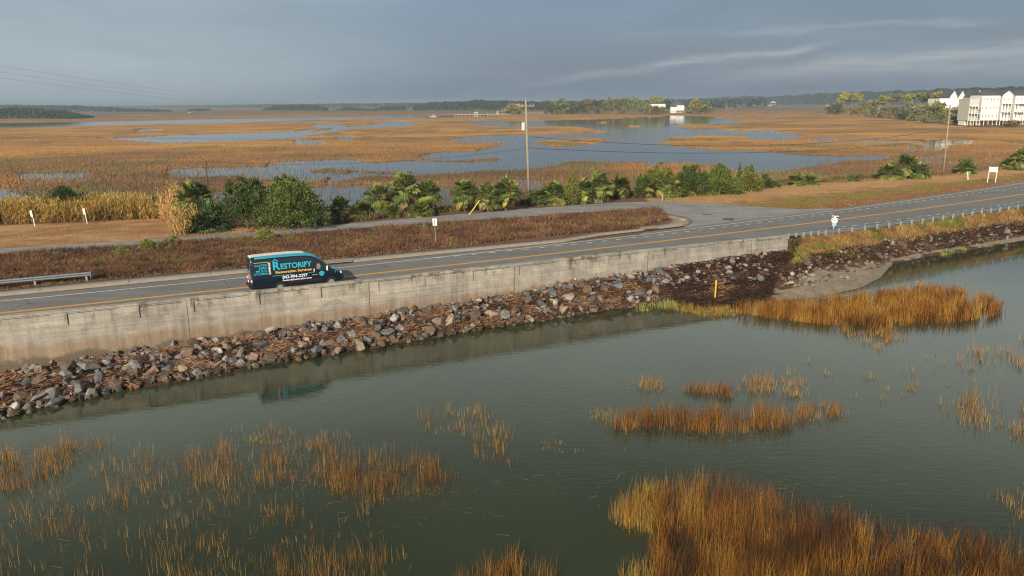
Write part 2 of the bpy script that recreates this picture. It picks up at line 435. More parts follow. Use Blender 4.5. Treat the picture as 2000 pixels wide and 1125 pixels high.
def sample_px(n, poly, weight=None):
    xs = [p[0] for p in poly]; ys = [p[1] for p in poly]; ox = []; oy = []; got = 0
    while got < n:
        m_ = (n - got) * 3 + 50
        px = RNG.uniform(min(xs), max(xs), m_); py = RNG.uniform(min(ys), max(ys), m_)
        k = inpoly(px, py, poly)
        if weight is not None: k &= RNG.uniform(0, 1, m_) < weight(px, py)
        px = px[k]; py = py[k]; ox.append(px); oy.append(py); got += len(px)
        if not len(px) and len(ox) > 30: break
    return np.concatenate(ox)[:n], np.concatenate(oy)[:n]

# ================================================================== SETTING
ZR = 3.0; ZL = 2.95
yWall = line([(0, 619), (237, 596), (500, 570), (800, 538), (1100, 506), (1400, 474), (1541, 460)], 3.8)
yYel = line([(0, 611), (237, 588), (475, 561), (800, 527), (1100, 493), (1400, 458), (1700, 421), (2000, 379)], ZR)
yWht = line([(0, 588), (237, 566), (475, 542), (800, 509), (1100, 475), (1400, 441), (1700, 402), (2000, 357)], ZR)
KERB = [(0, 579), (190, 562), (475, 533), (800, 502), (1100, 473), (1175, 460), (1262, 450), (1335, 441)]
yKerb = line(KERB[:5], ZR)
yNW = line([(1545, 463), (1700, 446), (1850, 425), (2000, 404)], ZR)
yPn = pline([(0, 500), (110, 495), (300, 479), (500, 464), (700, 447), (900, 433), (1100, 419), (1200, 412), (1290, 407)], ZL)
yPf = pline([(0, 487), (300, 468), (500, 455), (700, 436), (900, 419), (1100, 403), (1200, 397), (1275, 394)], ZL)
yVeg = pline([(0, 441), (170, 435), (300, 428), (390, 448), (500, 447), (630, 441), (800, 424), (900, 414), (1034, 401), (1200, 388), (1300, 381), (1400, 374), (1500, 364),
              (1600, 358), (1700, 350), (1850, 342), (2000, 325)], ZL)
SHORE = [(0, 815), (120, 790), (250, 760), (400, 735), (500, 715), (700, 685), (900, 650), (1050, 628), (1200, 603), (1300, 594), (1500, 592), (1600, 580), (1680, 562), (1718, 543),
         (1745, 514), (1830, 497), (1900, 487), (2000, 469)]
yShore = pline(SHORE, 0)
def wall_z(X):
    P = []
    for x, yt, yb in ((0, 619, 727), (250, 594, 690), (500, 570, 652), (900, 527, 590), (1200, 496, 537), (1400, 474, 510), (1540, 460, 492)):
        a, b = un(x, yt, 3.8); P.append(a)
    return np.interp(X, P, [.15, .37, .7, 1.13, 1.8, 2.0, 2.13])
XWE = 27.5

# water: one sheet to the horizon
Wd = 14000
water = structure(np_mesh('water', [(-Wd, -Wd, 0), (Wd, -Wd, 0), (Wd, Wd, 0), (-Wd, Wd, 0)], np.array([[0, 1, 2, 3]]), M['water']))

# ---- marsh cover beyond the causeway: outlines of the open water
OPEN = [
 ([(-300, 242), (0, 240), (212, 237), (380, 233), (500, 231), (700, 227.5), (850, 225), (960, 225), (960, 227), (850, 229), (700, 231), (560, 236), (450, 239), (212, 243), (100, 247), (0, 248), (-300, 252)], 0),
 ([(142, 224), (300, 224), (300, 225.3), (142, 225.3)], 0),
 ([(265, 252.5), (320, 252), (318, 255), (270, 255.5)], 0),
 ([(200, 267), (260, 268), (330, 264), (400, 262), (500, 259), (570, 256), (620, 249), (595, 246), (620, 242), (650, 241), (670, 247), (700, 246), (740, 238), (780, 236), (805, 238), (810, 242), (780, 246), (720, 249), (680, 252), (640, 257), (600, 262), (585, 268), (500, 272), (400, 275), (300, 277), (250, 273)], 0),
 ([(585, 273), (635, 272), (632, 280), (590, 280)], .35), ([(660, 266), (685, 265), (685, 272), (662, 272)], .35),
 ([(870, 273), (950, 266), (1000, 264), (1000, 251), (985, 243), (960, 245), (915, 238), (920, 235), (1000, 235), (1032, 236), (1100, 234), (1212, 231), (1300, 225), (1350, 226), (1400, 230), (1450, 237), (1437, 241), (1350, 242), (1320, 245),
   (1337, 250), (1400, 251), (1432, 256), (1437, 252), (1480, 255), (1500, 252), (1550, 262), (1568, 267), (1530, 272), (1500, 271), (1462, 270), (1450, 264), (1375, 260), (1357, 265), (1305, 266), (1320, 270), (1290, 279), (1345, 287), (1400, 293), (1500, 293),
   (1525, 297), (1575, 302), (1650, 304), (1725, 302), (1745, 305), (1725, 308), (1640, 311), (1600, 320), (1550, 323), (1512, 332), (1485, 333), (1450, 333), (1400, 318), (1320, 314), (1262, 319), (1250, 313), (1105, 311), (1080, 320), (1030, 326), (960, 328), (900, 333), (825, 333), (775, 326), (745, 318), (800, 312), (870, 315), (960, 314),
   (1000, 309), (1000, 306), (960, 305), (900, 309), (850, 309), (830, 303), (860, 297), (930, 294), (985, 283), (1000, 276), (900, 275)], 0),
 ([(500, 330), (525, 317), (575, 314), (675, 310), (710, 313), (680, 320), (625, 327), (575, 335), (525, 340)], .12),
 ([(690, 316), (760, 316), (850, 326), (800, 332), (700, 330), (640, 328)], .28),
 ([(635, 350), (675, 337), (705, 335), (714, 340), (675, 347), (645, 354)], .08),
 ([(560, 340), (640, 336), (620, 350), (560, 352)], .3),
 ([(610, 377), (630, 367), (725, 366), (740, 385), (712, 396), (630, 404)], .22),
 ([(855, 362), (884, 364), (892, 395), (860, 384)], .05),
 ([(1005, 347), (1067, 351), (1075, 364), (1020, 372)], .05),
 ([(1165, 368), (1245, 368), (1245, 386), (1180, 386)], .1),
 ([(1582, 274), (1620, 268), (1650, 269), (1625, 275)], 0), ([(1650, 271.5), (1820, 271.5), (1820, 273.5), (1650, 273.5)], .1),
 ([(1765, 290), (1795, 286), (1794, 294), (1770, 294)], .1),
 ([(1800, 292), (1818, 274), (1900, 273.5), (1905, 277.5), (1855, 281), (1840, 291)], 0),
 ([(1797, 304), (1850, 304), (1850, 313), (1797, 313)], .2),
 ([(1690, 354), (1705, 334), (1722, 336), (1722, 352)], .15), ([(1800, 345), (1806, 337), (1845, 337), (1845, 345)], .15),
 ([(1628, 352), (1645, 350), (1645, 358), (1628, 358)], .15),
 ([(0, 368), (50, 376), (62, 386), (55, 408), (20, 412), (-120, 412), (-120, 365)], .03),
 ([(40, 336), (175, 335), (180, 346), (60, 347)], .35), ([(325, 329), (500, 324), (520, 337), (330, 343)], .38),
 ([(182, 385), (235, 384), (235, 394), (185, 394)], .15),
 ([(1588, 219), (1620, 218), (1620, 220), (1590, 220.5)], .1), ([(1500, 217), (1525, 217), (1525, 219), (1500, 219)], 0),
 ([(740, 222), (760, 222), (760, 223), (740, 223)], 0),
]
ISLES = [([(1000, 251), (1050, 247), (1112, 247), (1190, 257), (1150, 261), (1075, 262), (1000, 264)]),
         ([(1045, 279), (1070, 273), (1107, 272), (1172, 270), (1174, 275), (1125, 284), (1075, 286)]),
         ([(1172, 239), (1190, 237), (1192, 240), (1175, 241)]), ([(1222, 246), (1250, 245), (1250, 247), (1225, 248)]),
         ([(1210, 272), (1225, 270), (1226, 273), (1212, 274)]), ([(1440, 257.5), (1462, 257), (1462, 259), (1442, 260)]),
         ([(600, 254), (618, 252.5), (640, 251.5), (600, 257)]), ([(685, 245), (720, 243), (760, 240), (700, 245.5)])]
def cover(x, y, hh=.75):
    D = np.hypot(x, y); k = D * .012
    wx = x + (fbm(x / (8 + D * .03), y / (8 + D * .06), 3) - .5) * k * 2.2
    wy = y + (fbm(x / (8 + D * .03) + 31, y / (8 + D * .06), 9) - .5) * k * 2.2
    c = np.ones(np.shape(x)); isl = np.zeros(np.shape(x), bool)
    px0, py0 = pja(wx, wy, 0.0); px1, py1 = pja(wx, wy, hh)
    pys = (py0, py1 * .5 + py0 * .5, py1)
    for poly in ISLES: isl |= inpoly(px0, py0, poly)
    for poly, d in OPEN:
        hit = np.zeros(np.shape(x), bool)
        for pyq in pys: hit |= inpoly(px0, pyq, poly)
        c = np.where(hit & ~isl, np.minimum(c, d), c)
    thin = (fbm(x / 26, y / 12, 48, 3) > .61) & (D < 225) & (D > 100)
    return np.where(thin & (c > .9), .5, c)
def edge_off(x): return 1.4
MARSHPAL = [(.13, .09, .056), (.21, .128, .064), (.33, .175, .064), (.41, .24, .082)]
def marsh_f(x, y):
    """colour index 0 (dull brown) .. 1 (bright orange) - broad patches"""
    D = np.hypot(x, y)
    px, py = pja(x, y, 0.)
    f = .05 + .62 * np.clip((D - 125) / 200, 0, 1) + (fbm(x / 45, y / 24, 40) - .5) * 1.2 + (fbm(x / 9, y / 9, 41) - .5) * .3
    f = np.where(D > 900, .66 - np.clip((D - 900) / 700, 0, 1) * .5 + (fbm(x / 160, y / 300, 44) - .5) * .4, f)
    return np.clip(f, 0, 1)
def grid_faces(nr, ncol):
    i = np.arange(nr - 1)[:, None] * ncol + np.arange(ncol - 1)[None]
    return np.stack([i, i + 1, i + 1 + ncol, i + ncol], -1).reshape(-1, 4)
v = np.concatenate([np.arange(2.0, 8, .25), np.arange(8, 60, .5), np.arange(60, 262, 1.0)])
q = np.arange(-.98, .98, .0016)
dd = H * F / v
gx = q[None] * dd[:, None]; gy = np.broadcast_to(dd[:, None], gx.shape).copy()
cv = cover(gx.ravel(), gy.ravel()).reshape(gx.shape)
hgt = .28 + .25 * (fbm(gx / 5, gy / 9, 5) - .5)
hgt = np.where(gy > 500, .5, hgt)
z = np.where(cv > .6, hgt, -.35)
ff = marsh_f(gx.ravel(), gy.ravel())
tcol = pal(MARSHPAL, ff, .04) * (1 + .25 * np.clip((gy.ravel() - 180) / 150, 0, 1))[:, None]
grn = np.clip((fbm(gx.ravel() / 18, gy.ravel() / 30, 71) - .58) * 5, 0, .6)[:, None]
tcol = tcol * (1 - grn) + np.array([.14, .13, .06]) * grn
keep = gy > yVeg(gx) - 3
fc = grid_faces(*gx.shape)
kf = keep.ravel()[fc].all(1)
marsh = structure(np_mesh('marsh_ground', np.stack([gx, gy, z], -1).reshape(-1, 3), fc[kf], M['marsh'], tint=tcol, smooth=True))

def near_edge(xs):
    return np.where(xs < XWE - .5, yWall(xs) + .2, np.interp(xs, [XWE - .5, XWE + 2], [float(yWall(XWE)) + .2, float(yNW(XWE + 2)) - .7]) * (xs < XWE + 2) + (yNW(xs) - .6) * (xs >= XWE + 2))
# ---- the causeway land sheet
XS = np.arange(-80, 215, .7)
NV = 84
ed = yVeg(XS) + 3.2
rows = []
for k in range(NV):
    u = k / (NV - 9)
    if k < NV - 8:
        yy = np.where(XS < XWE - .4, yWall(XS) + .25, near_edge(XS) + .1) * (1 - u) + ed * u; zz = np.full_like(XS, ZL)
    else:
        j = k - (NV - 9); yy = ed + j * .85; zz = ZL - (1 - math.cos(min(j / 7, 1) * math.pi)) * .5 * 3.3 + 0 * XS
    nz = (fbm(XS / 1.3, yy / 1.3, 8) - .5)
    rd = yy > yKerb(XS) + 2.4
    zz = zz + np.where(rd, nz * .10, 0)
    rows.append(np.stack([XS, yy, zz], -1))
LV = np.stack(rows); lx, ly = LV[..., 0].ravel(), LV[..., 1].ravel()
n1 = fbm(lx / 3.2, ly / 1.5, 12); n2 = fbm(lx / .9, ly / .9, 19)
tint = np.tile(np.array([.17, .095, .06]), (len(lx), 1))
mow = (lx < -30) & (ly > yPf(lx) - .3) & (ly < yVeg(lx) + .5)
mk = np.clip((n1 - .35) * 3, 0, 1)[:, None]
tint = np.where(mow[:, None], np.array([.30, .155, .07]) * (1 - mk) + np.array([.42, .27, .135]) * mk, tint)
yRE = yWht(lx) + 1.3
vv = (ly - yRE) / np.maximum(yVeg(lx) - yRE, .5)
right = (lx > 20) & (vv > -.1) & (vv < 1.25)
def bl(a, b, s): return a * (1 - s) + b * s
wv = vv + (n1 - .5) * .35
sgr = np.clip(1 - np.abs(wv - .32) / .17, 0, 1)[:, None] * np.clip((lx - 26) / 12, 0, 1)[:, None] * np.clip(n2 * 1.8, 0, 1)[:, None]
stn = np.clip((wv - .40) / .2, 0, 1)[:, None]
c0 = bl(np.array([.25, .12, .05]), np.array([.43, .26, .12]), stn)
c0 = bl(c0, np.array([.21, .20, .045]), sgr * .85)
c0 = bl(c0, np.array([.19, .10, .06]), np.clip((wv - .9) / .15, 0, 1)[:, None])
tint = np.where(right[:, None], c0, tint)
tint = np.where((ly > yVeg(lx) + 4)[:, None], np.array([.13, .085, .055]), tint)
tint = tint * (.75 + .5 * n2[:, None])
structure(np_mesh('ground', LV.reshape(-1, 3), grid_faces(NV, len(XS)), M['ground'], tint=tint, smooth=True))

# ---- road, path, apron, sidewalk, markings
def strip(name, fa, fb, x0, x1, zz, material, parent=None, step=.8, taper=0):
    xs = np.arange(x0, x1 + step, step); a = np.stack([xs, fa(xs), 0 * xs + zz], -1); b = np.stack([xs, fb(xs), 0 * xs + zz], -1)
    n = len(xs); i = np.arange(n - 1)[:, None]
    return np_mesh(name, np.concatenate([a, b]), i + np.array([[0, 1, 1 + n, n]]), material, parent)
def far_edge(xs):
    return np.where(xs < 14, yKerb(xs), np.maximum(yWht(xs) + 1.3, np.interp(xs, [14, 20], [yKerb(14.), yWht(20.) + 1.3])))
road = structure(strip('road', near_edge, far_edge, -80, 210, ZR, M['asphalt']))
path = structure(strip('path', yPn, yPf, -80, 21, ZL + .06, M['old_asphalt']))
AP = [(1246, 398), (1275, 394), (1330, 395), (1400, 399), (1480, 404.5), (1560, 409), (1625, 407), (1640, 411), (1400, 446), (1336, 445), (1340, 436), (1322, 422), (1295, 415), (1240, 411)]
ap = [un(x, y, ZL) for x, y in AP]
apm = MB(); apm.add([(x, y, ZL + .04) for x, y in ap], [tuple(range(len(ap)))])
structure(apm.build('junction_pavement', M['old_asphalt']))
pm = MB()
for poly in ([(1370, 418), (1388, 419), (1390, 421), (1372, 420)], [(1412, 427), (1434, 426), (1432, 432), (1410, 430)], [(1252, 402), (1285, 400), (1285, 402), (1256, 404)]):
    pts = [un(x, y, ZL) for x, y in poly]; pm.add([(x, y, ZL + .046) for x, y in pts], [tuple(range(len(pts)))])
structure(pm.build('pavement_patch', plain('patch_tar', (.075, .078, .085), .8, coord='Object', scale=3, var=.4)))
# sidewalk with kerb
outp = [(-300, 608)] + KERB + [(1346, 437), (1349, 432), (1342, 427), (1325, 423.5)]
inp_ = [(-300, 590), (0, 567), (190, 548), (475, 523), (800, 492), (1100, 465), (1175, 453), (1250, 446), (1307, 435.5), (1315, 431), (1316, 427), (1311, 424), (1303, 421)]
def densify(P, k=10):
    P = np.array(P, float); tt = np.linspace(0, len(P) - 1, (len(P) - 1) * k + 1)
    return np.stack([np.interp(tt, np.arange(len(P)), P[:, 0]), np.interp(tt, np.arange(len(P)), P[:, 1])], -1)
o1 = np.array([un(x, y, ZR) for x, y in outp]); i1 = np.array([un(x, y, ZR + .14) for x, y in inp_]); i1 = i1[:len(o1)]
# smooth straight part along the kerb line
for k in range(5): o1[k + 0, 1] = float(yKerb(o1[k, 0]))
od = densify(o1); idn = densify(i1); n = len(od)
gut = od + (od - idn) / np.linalg.norm(od - idn, axis=1)[:, None] * .24
rowsv = [np.c_[gut, np.full(n, ZR + .008)], np.c_[od, np.full(n, ZR + .012)], np.c_[od + (idn - od) * .012, np.full(n, ZR + .15)], np.c_[idn, np.full(n, ZR + .15)], np.c_[idn, np.full(n, ZL - .1)]]
V = np.concatenate(rowsv); fa = np.arange(n - 1)[:, None]
structure(np_mesh('sidewalk', V[n:], np.concatenate([fa + np.array([[k * n, k * n + 1, (k + 1) * n + 1, (k + 1) * n]]) for k in range(3)]), M['walk']))
structure(np_mesh('gutter', V[:2 * n], fa + np.array([[0, 1, n + 1, n]]), M['gutter']))
jm = MB()
for k in range(6, n - 24, 1):
    pass
acc = 0; last = od[0]
for k in range(1, n - 30):
    seg = np.linalg.norm(od[k] - od[k - 1]); m_ = int(seg // .4) + 1
    for j in range(m_):
        a = od[k - 1] + (od[k] - od[k - 1]) * j / m_; b = idn[k - 1] + (idn[k] - idn[k - 1]) * j / m_
        acc += seg / m_
        if acc > 6.0:
            acc = 0; d = (od[k] - od[k - 1]) / seg * .025
            jm.add([(a[0] - d[0], a[1] - d[1], ZR + .154), (a[0] + d[0], a[1] + d[1], ZR + .154), (b[0] + d[0], b[1] + d[1], ZR + .154), (b[0] - d[0], b[1] - d[1], ZR + .154)], [(0, 1, 2, 3)])
structure(jm.build('sidewalk_joint', M['gutter']))
tp = MB(); pts = [un(x, y, ZR + .15) for x, y in ((1326, 427.2), (1338, 427), (1342, 430.5), (1331, 431.5))]
tp.add([(x, y, ZR + .158) for x, y in pts], [(0, 1, 2, 3)]); structure(tp.build('tactile_pad', M['yellow_paint']))

def mark(name, f, wid, x0, x1, material, dash=None):
    mb = MB(); xs = x0
    step = 1.2
    if dash: on, per = dash
    x = x0
    while x < x1:
        xe = x + (on if dash else step)
        seg = [(x, xe)]
        dx = .05; sl_ = (float(f(xe)) - float(f(x))) / (xe - x); L = math.hypot(1, sl_); nx, ny = -sl_ / L * wid / 2, 1 / L * wid / 2
        mb.add([(x - nx, float(f(x)) - ny, ZR + .006), (xe - nx, float(f(xe)) - ny, ZR + .006), (xe + nx, float(f(xe)) + ny, ZR + .006), (x + nx, float(f(x)) + ny, ZR + .006)], [(0, 1, 2, 3)])
        x += per if dash else step
    return structure(mb.build(name, material, road))
mark('yellow_line', lambda x: yYel(x) + .12, .16, -80, 205, M['yellow_paint'])
mark('yellow_line', lambda x: yYel(x) - .12, .16, -80, 205, M['yellow_paint'])
mark('white_line', yWht, .13, -80, 205, M['white_paint'])
mark('white_line', lambda x: yNW(x), .13, 26.5, 205, M['white_paint'])
yD1 = line([(850, 505), (1000, 488), (1180, 470), (1390, 448), (1513, 431.5), (1642, 414), (1746, 401), (1812, 390), (1980, 367)], ZR)
yD2 = line([(1557, 456), (1702, 436), (1829, 419.5), (1986, 395)], ZR)
mark('dotted_line', yD1, .15, un(850, 505, ZR)[0], 120, M['white_paint'], (.62, 1.62))
mark('dotted_line', yD2, .15, un(1550, 457, ZR)[0], 120, M['white_paint'], (.62, 1.72))

# ---- storm drain inlets in the kerb
def inlet(px0, px1, label):
    x0 = un(px0, 515 if px0 < 900 else 452, ZR)[0]; x1 = un(px1, 512 if px0 < 900 else 449, ZR)[0]
    e = empty('storm_drain', (0, 0, 0), 0, label, 'storm drain')
    for nm, z0, z1, d0, d1, mt in (('opening', ZR + .02, ZR + .11, -.03, .10, 'dark'), ('slab', ZR + .13, ZR + .18, -.1, 1.5, 'walk')):
        mb = MB(); f = yKerb if px0 < 900 else (lambda x: np.interp(x, o1[:, 0][:9], o1[:, 1][:9]))
        ov = .0 if nm == 'opening' else .25
        mb.prism([(x0 - ov, float(f(x0)) + d0), (x1 + ov, float(f(x1)) + d0), (x1 + ov, float(f(x1)) + d1), (x0 - ov, float(f(x0)) + d1)], z0, z1)
        mb.build(nm, M[mt], e)
inlet(634, 684, 'dark kerb drain opening just ahead of the van')
inlet(1258, 1282, 'dark kerb drain opening near the rounded island tip')

# ---- the near bank: rock slope, grass slope, mud
XB = np.arange(-80, 215, .5); NB = 46
top_y = np.where(XB < XWE, yWall(XB) + .1, near_edge(XB) + .2)
tz = np.where(XB < XWE, wall_z(XB), np.interp(XB, [XWE, XWE + 1.2], [2.13, 2.93]))
sh = yShore(XB)
rt = np.clip((XB - 24) / 8, 0, 1)
rows = []; sfrac = []
for k in range(NB):
    s = k / (NB - 7)
    y = top_y * (1 - s) + sh * s if s <= 1 else sh - (s - 1) * 14
    pa = tz * (1 - min(s, 1)) ** .9
    pb = np.interp(s, [0, .17, .42, .62, .8, 1], [1, .98, .60, .28, .10, 0]) * tz
    zz = pa * (1 - rt) + pb * rt
    if s > 1: zz = zz - (s - 1) * 2.5
    nz = fbm(XB / 1.1, np.broadcast_to(y, XB.shape) / 1.1, 23) - .5
    zz = zz + nz * (.5 if 0 < s < 1.1 else 0) * (1 - rt * .75) * min(1, (1.15 - min(s, 1.15)) * 3)
    if k == 0: zz = zz
    rows.append(np.stack([XB, np.broadcast_to(y, XB.shape), zz], -1)); sfrac.append(np.full(len(XB), s))
BV = np.stack(rows); bs = np.concatenate(sfrac); bx, by = BV[..., 0].ravel(), BV[..., 1].ravel()
bqx, bqy = pja(bx, by, BV[..., 2].ravel())
nb = fbm(bx / 1.2, by / 1.2, 33); nb2 = fbm(bx / .35, by / .35, 37)
tb = np.tile(np.array([.085, .048, .03]), (len(bx), 1))
tb = bl(tb, np.array([.30, .17, .065]), (np.clip((.42 - bs + (nb - .5) * .3) * 6, 0, 1) * np.clip((bx - 26.8) / .6, 0, 1))[:, None])
MUD = [(1535, 560), (1575, 534), (1680, 520), (1720, 500), (1800, 482), (1900, 468), (2100, 440), (2100, 470), (1900, 482), (1830, 494), (1745, 512), (1735, 548), (1690, 575), (1560, 604), (1505, 596)]
mudm = inpoly(bqx + (nb - .5) * 50, bqy + (nb - .5) * 14, MUD)
tb = np.where(mudm[:, None], np.array([.23, .195, .145]), tb) * (.7 + .6 * nb2[:, None])
structure(np_mesh('shore_bank', BV.reshape(-1, 3), grid_faces(NB, len(XB)), M['ground'], tint=tb, smooth=True))
def bank_z(x, y):
    xi = np.clip(((x + 80) / .5).round().astype(int), 0, len(XB) - 1)
    s = np.where(y > sh[xi], (top_y[xi] - y) / np.maximum(top_y[xi] - sh[xi], .3), 1 + (sh[xi] - y) / 14.)
    k = np.clip((s * (NB - 7)), 0, NB - 1.01); k0 = k.astype(int); fr = k - k0
    return BV[k0, xi, 2] * (1 - fr) + BV[k0 + 1, xi, 2] * fr

# ================================================================== SEA WALL (one thing: body, cap, raised frames round recessed panels)
def wfr(s_x, off, z):
    """point at wall parameter x, offset toward the camera off (m), height z"""
    e = .2; dy = (float(yWall(s_x + e)) - float(yWall(s_x - e))) / (2 * e); L = math.hypot(1, dy)
    return (s_x + off * dy / L, float(yWall(s_x)) - off / L, z)
def wslab(mb, x0, x1, off0, off1, z0, z1, step=1.3):
    n = max(1, int((x1 - x0) / step)); b = []
    for i in range(n + 1):
        x = x0 + (x1 - x0) * i / n
        zz0 = z0(x) if callable(z0) else z0
        b += [wfr(x, off0, zz0), wfr(x, off1, zz0), wfr(x, off1, z1), wfr(x, off0, z1)]
    fs = [(0, 1, 2, 3), tuple(4 * n + k for k in (3, 2, 1, 0))]
    for i in range(n):
        for k in range(4):
            a = 4 * i + k; c = 4 * i + (k + 1) % 4; fs.append((a, c, c + 4, a + 4))
    mb.add(b, fs)
wall = empty('sea_wall', (-20, float(yWall(-20)), 0), 0, 'long stained concrete sea wall with recessed panels between road and rocks', 'sea wall')
def wall_part(mb, name, mt):
    o = mb.build(name, M[mt], wall); o.matrix_parent_inverse = Matrix.Translation(-wall.location); return o
mb = MB(); wslab(mb, -80, XWE, -.40, -.085, -.6, 3.70)
wslab(mb, -80, XWE, -.080, 0, -.6, 2.80)
wslab(mb, -80, XWE, -.080, 0, 3.605, 3.70)
wall_part(mb, 'body', 'seawall')
x = -79.; k = 0; pp = MB(); jn = MB()
while x < XWE - 4:
    pitch = 3.75 + .35 * RNG.uniform(-1, 1); w_ = RNG.uniform(.55, 1.0)
    if k % 4 == 2: w_ *= 1.5
    wslab(pp, x, x + w_, -.080, .0, 2.803, 3.602)
    if k % 3 == 0: wslab(jn, x + w_ * .4, x + w_ * .4 + .05, -.1, .006, .2, 3.6)
    x += pitch; k += 1
wslab(pp, x, XWE, -.080, 0, 2.803, 3.602)
wall_part(pp, 'panel_divider', 'seawall'); wall_part(jn, 'joint', 'gutter')
cp = MB(); wslab(cp, -80, XWE, -.46, .055, 3.703, 3.83); wall_part(cp, 'cap', 'seawall')
fo = MB(); wslab(fo, -80, XWE, .003, .35, -.6, lambda x: 0); fo = MB()
wslab(fo, -80, XWE, .003, .22, -.6, 0)

# ================================================================== HAZE
def _haze(t, p):
    t.n.remove(p)
    v = t.node('ShaderNodeVolumePrincipled'); v.inputs['Color'].default_value = (.46, .58, .70, 1)
    v.inputs['Density'].default_value = HAZE; v.inputs['Anisotropy'].default_value = .0
    t.l.new(v.outputs[0], t.n['Material Output'].inputs['Volume'])
HAZE = 2.3e-4
hb = MB(); hb.box((0, 0, 16.0), (29000, 29000, 35.4))
tag(hb.build('haze', mat('haze', _haze)), 'thin pale haze lying over the far marsh', None, None, 'stuff')

# ================================================================== GRASSES
def marsh_blades():
    # roots spread so that near and far marsh are covered alike
    n = 380000
    v = RNG.uniform(24, 262, n) ** 1.0; q = RNG.uniform(-.93, .93, n); D = H * F / v
    x = q * D; y = D.copy(); x += RNG.normal(0, .3, n)
    k = y > yVeg(x) + 2.0; x, y = x[k], y[k]
    jit = np.abs(RNG.normal(0, 1, len(x))) * D[k] * .012; cvv = cover(x + RNG.normal(0, 1, len(x)) * jit, y + RNG.normal(0, 1, len(x)) * jit * 1.5, .85)
    cvv = np.where(cvv < .9, cvv * .8 * np.clip(.3 + 1.4 * fbm(x / 3, y / 5, 55), 0, 1.4), 1)
    k = RNG.uniform(0, 1, len(x)) < cvv; x, y, cvv = x[k], y[k], cvv[k]
    D = np.hypot(x, y)
    f = marsh_f(x, y) + (fbm(x / 6, y / 7, 61) - .5) * .3
    c = pal(MARSHPAL, np.clip(f, 0, 1), .10)
    g = np.clip((fbm(x / 18, y / 30, 71) - .58) * 5, 0, .6)[:, None]
    c = c * (1 - g) + np.array([.17, .165, .07]) * g
    hg = (.55 + .5 * RNG.uniform(0, 1, len(x))) * (1 - .3 * np.clip((D - 200) / 200, 0, 1)) * np.where(cvv < .9, .75, 1) * (.75 + .5 * fbm(x / 9, y / 14, 77))
    wd = np.clip(D * .00062, .03, .6) * RNG.uniform(.6, 1.4, len(x)) * np.where(cvv < .9, .6, 1)
    o = blades('marsh_grass', np.stack([x, y, np.full(len(x), -.05)], -1), hg, wd, c, M['grass'], .10, .16)
    tag(o, 'dense orange and brown marsh grass behind the causeway', None, None, 'stuff')
marsh_blades()

CORD = [(.06, .030, .012), (.165, .066, .016), (.33, .15, .024), (.36, .235, .055), (.15, .16, .05)]
def tide_grass(name, label, polys, pal_=CORD, z0=-.06, wmul=1.0):
    """polys: (polygon px, blades, clumpiness 0..1, height, colour centre)"""
    Ps = []; Hs = []; Ws = []; Ts = []
    for poly, n, cl, hh, cc in polys:
        if cl > 0:
            nc = max(3, int(n / (9 if cl > .5 else 18)))
            cx, cyy = sample_px(nc, poly); cx, cyy = una(cx, cyy, 0)
            big = RNG.pareto(1.6, nc) + .3; big = np.minimum(big, 5); i = RNG.choice(nc, n, p=big / big.sum())
            r = np.sqrt(big[i]) * .16
            x = cx[i] + RNG.normal(0, 1, n) * r; y = cyy[i] + RNG.normal(0, 1, n) * r
            ccl = RNG.uniform(-.22, .22, nc)[i]; hcl = RNG.uniform(.45, 1.1, nc)[i]; dcl = RNG.uniform(0, 6.28, nc)[i]
        else:
            a, b = sample_px(n, poly, lambda u, w_: np.clip(-.05 + 1.5 * vnoise(u / 24, w_ / 11, 91) * (.5 + vnoise(u / 8, w_ / 4, 93)), .03, 1)); x, y = una(a, b, 0)
            ccl = (fbm(x / .9, y / .9, 95) - .5) * 1.3; hcl = .8 + .4 * fbm(x / 2, y / 2, 97); dcl = fbm(x / 3, y / 3, 98) * 12
        D = np.hypot(x, y)
        Ps.append(np.stack([x, y, np.full(n, z0)], -1)); Hs.append(hh * hcl * RNG.uniform(.45, 1.1, n)); Ws.append(np.clip(D * .00034, .010, .2) * RNG.uniform(.6, 1.3, n) * wmul)
        Ts.append(pal(pal_, np.clip(cc + ccl + RNG.normal(0, .10, n), 0, 1), .18))
    o = blades(name, np.concatenate(Ps), np.concatenate(Hs), np.concatenate(Ws), np.concatenate(Ts), M['grass'], .10, .20)
    return tag(o, label, None, None, 'stuff')
tide_grass('cordgrass', 'tall orange cordgrass bed at the lower right corner', [
    ([(1275, 985), (1300, 962), (1400, 955), (1490, 975), (1550, 1000), (1620, 1030), (1700, 1060), (1800, 1085), (1900, 1100), (2080, 1120), (2080, 1330), (1290, 1330), (1280, 1150), (1262, 1080), (1285, 1040)], 23000, 0, 1.35, .22),
    ([(1205, 1010), (1250, 960), (1300, 965), (1290, 1040), (1230, 1040)], 2200, .4, 1.1, .62),
    ([(1240, 1130), (1285, 1080), (1290, 1250), (1240, 1250)], 1000, .4, 1.0, .7),
    ([(1620, 1000), (1800, 1040), (2000, 1070), (2000, 1120), (1800, 1090), (1640, 1040)], 1200, .4, 1.0, .25)])
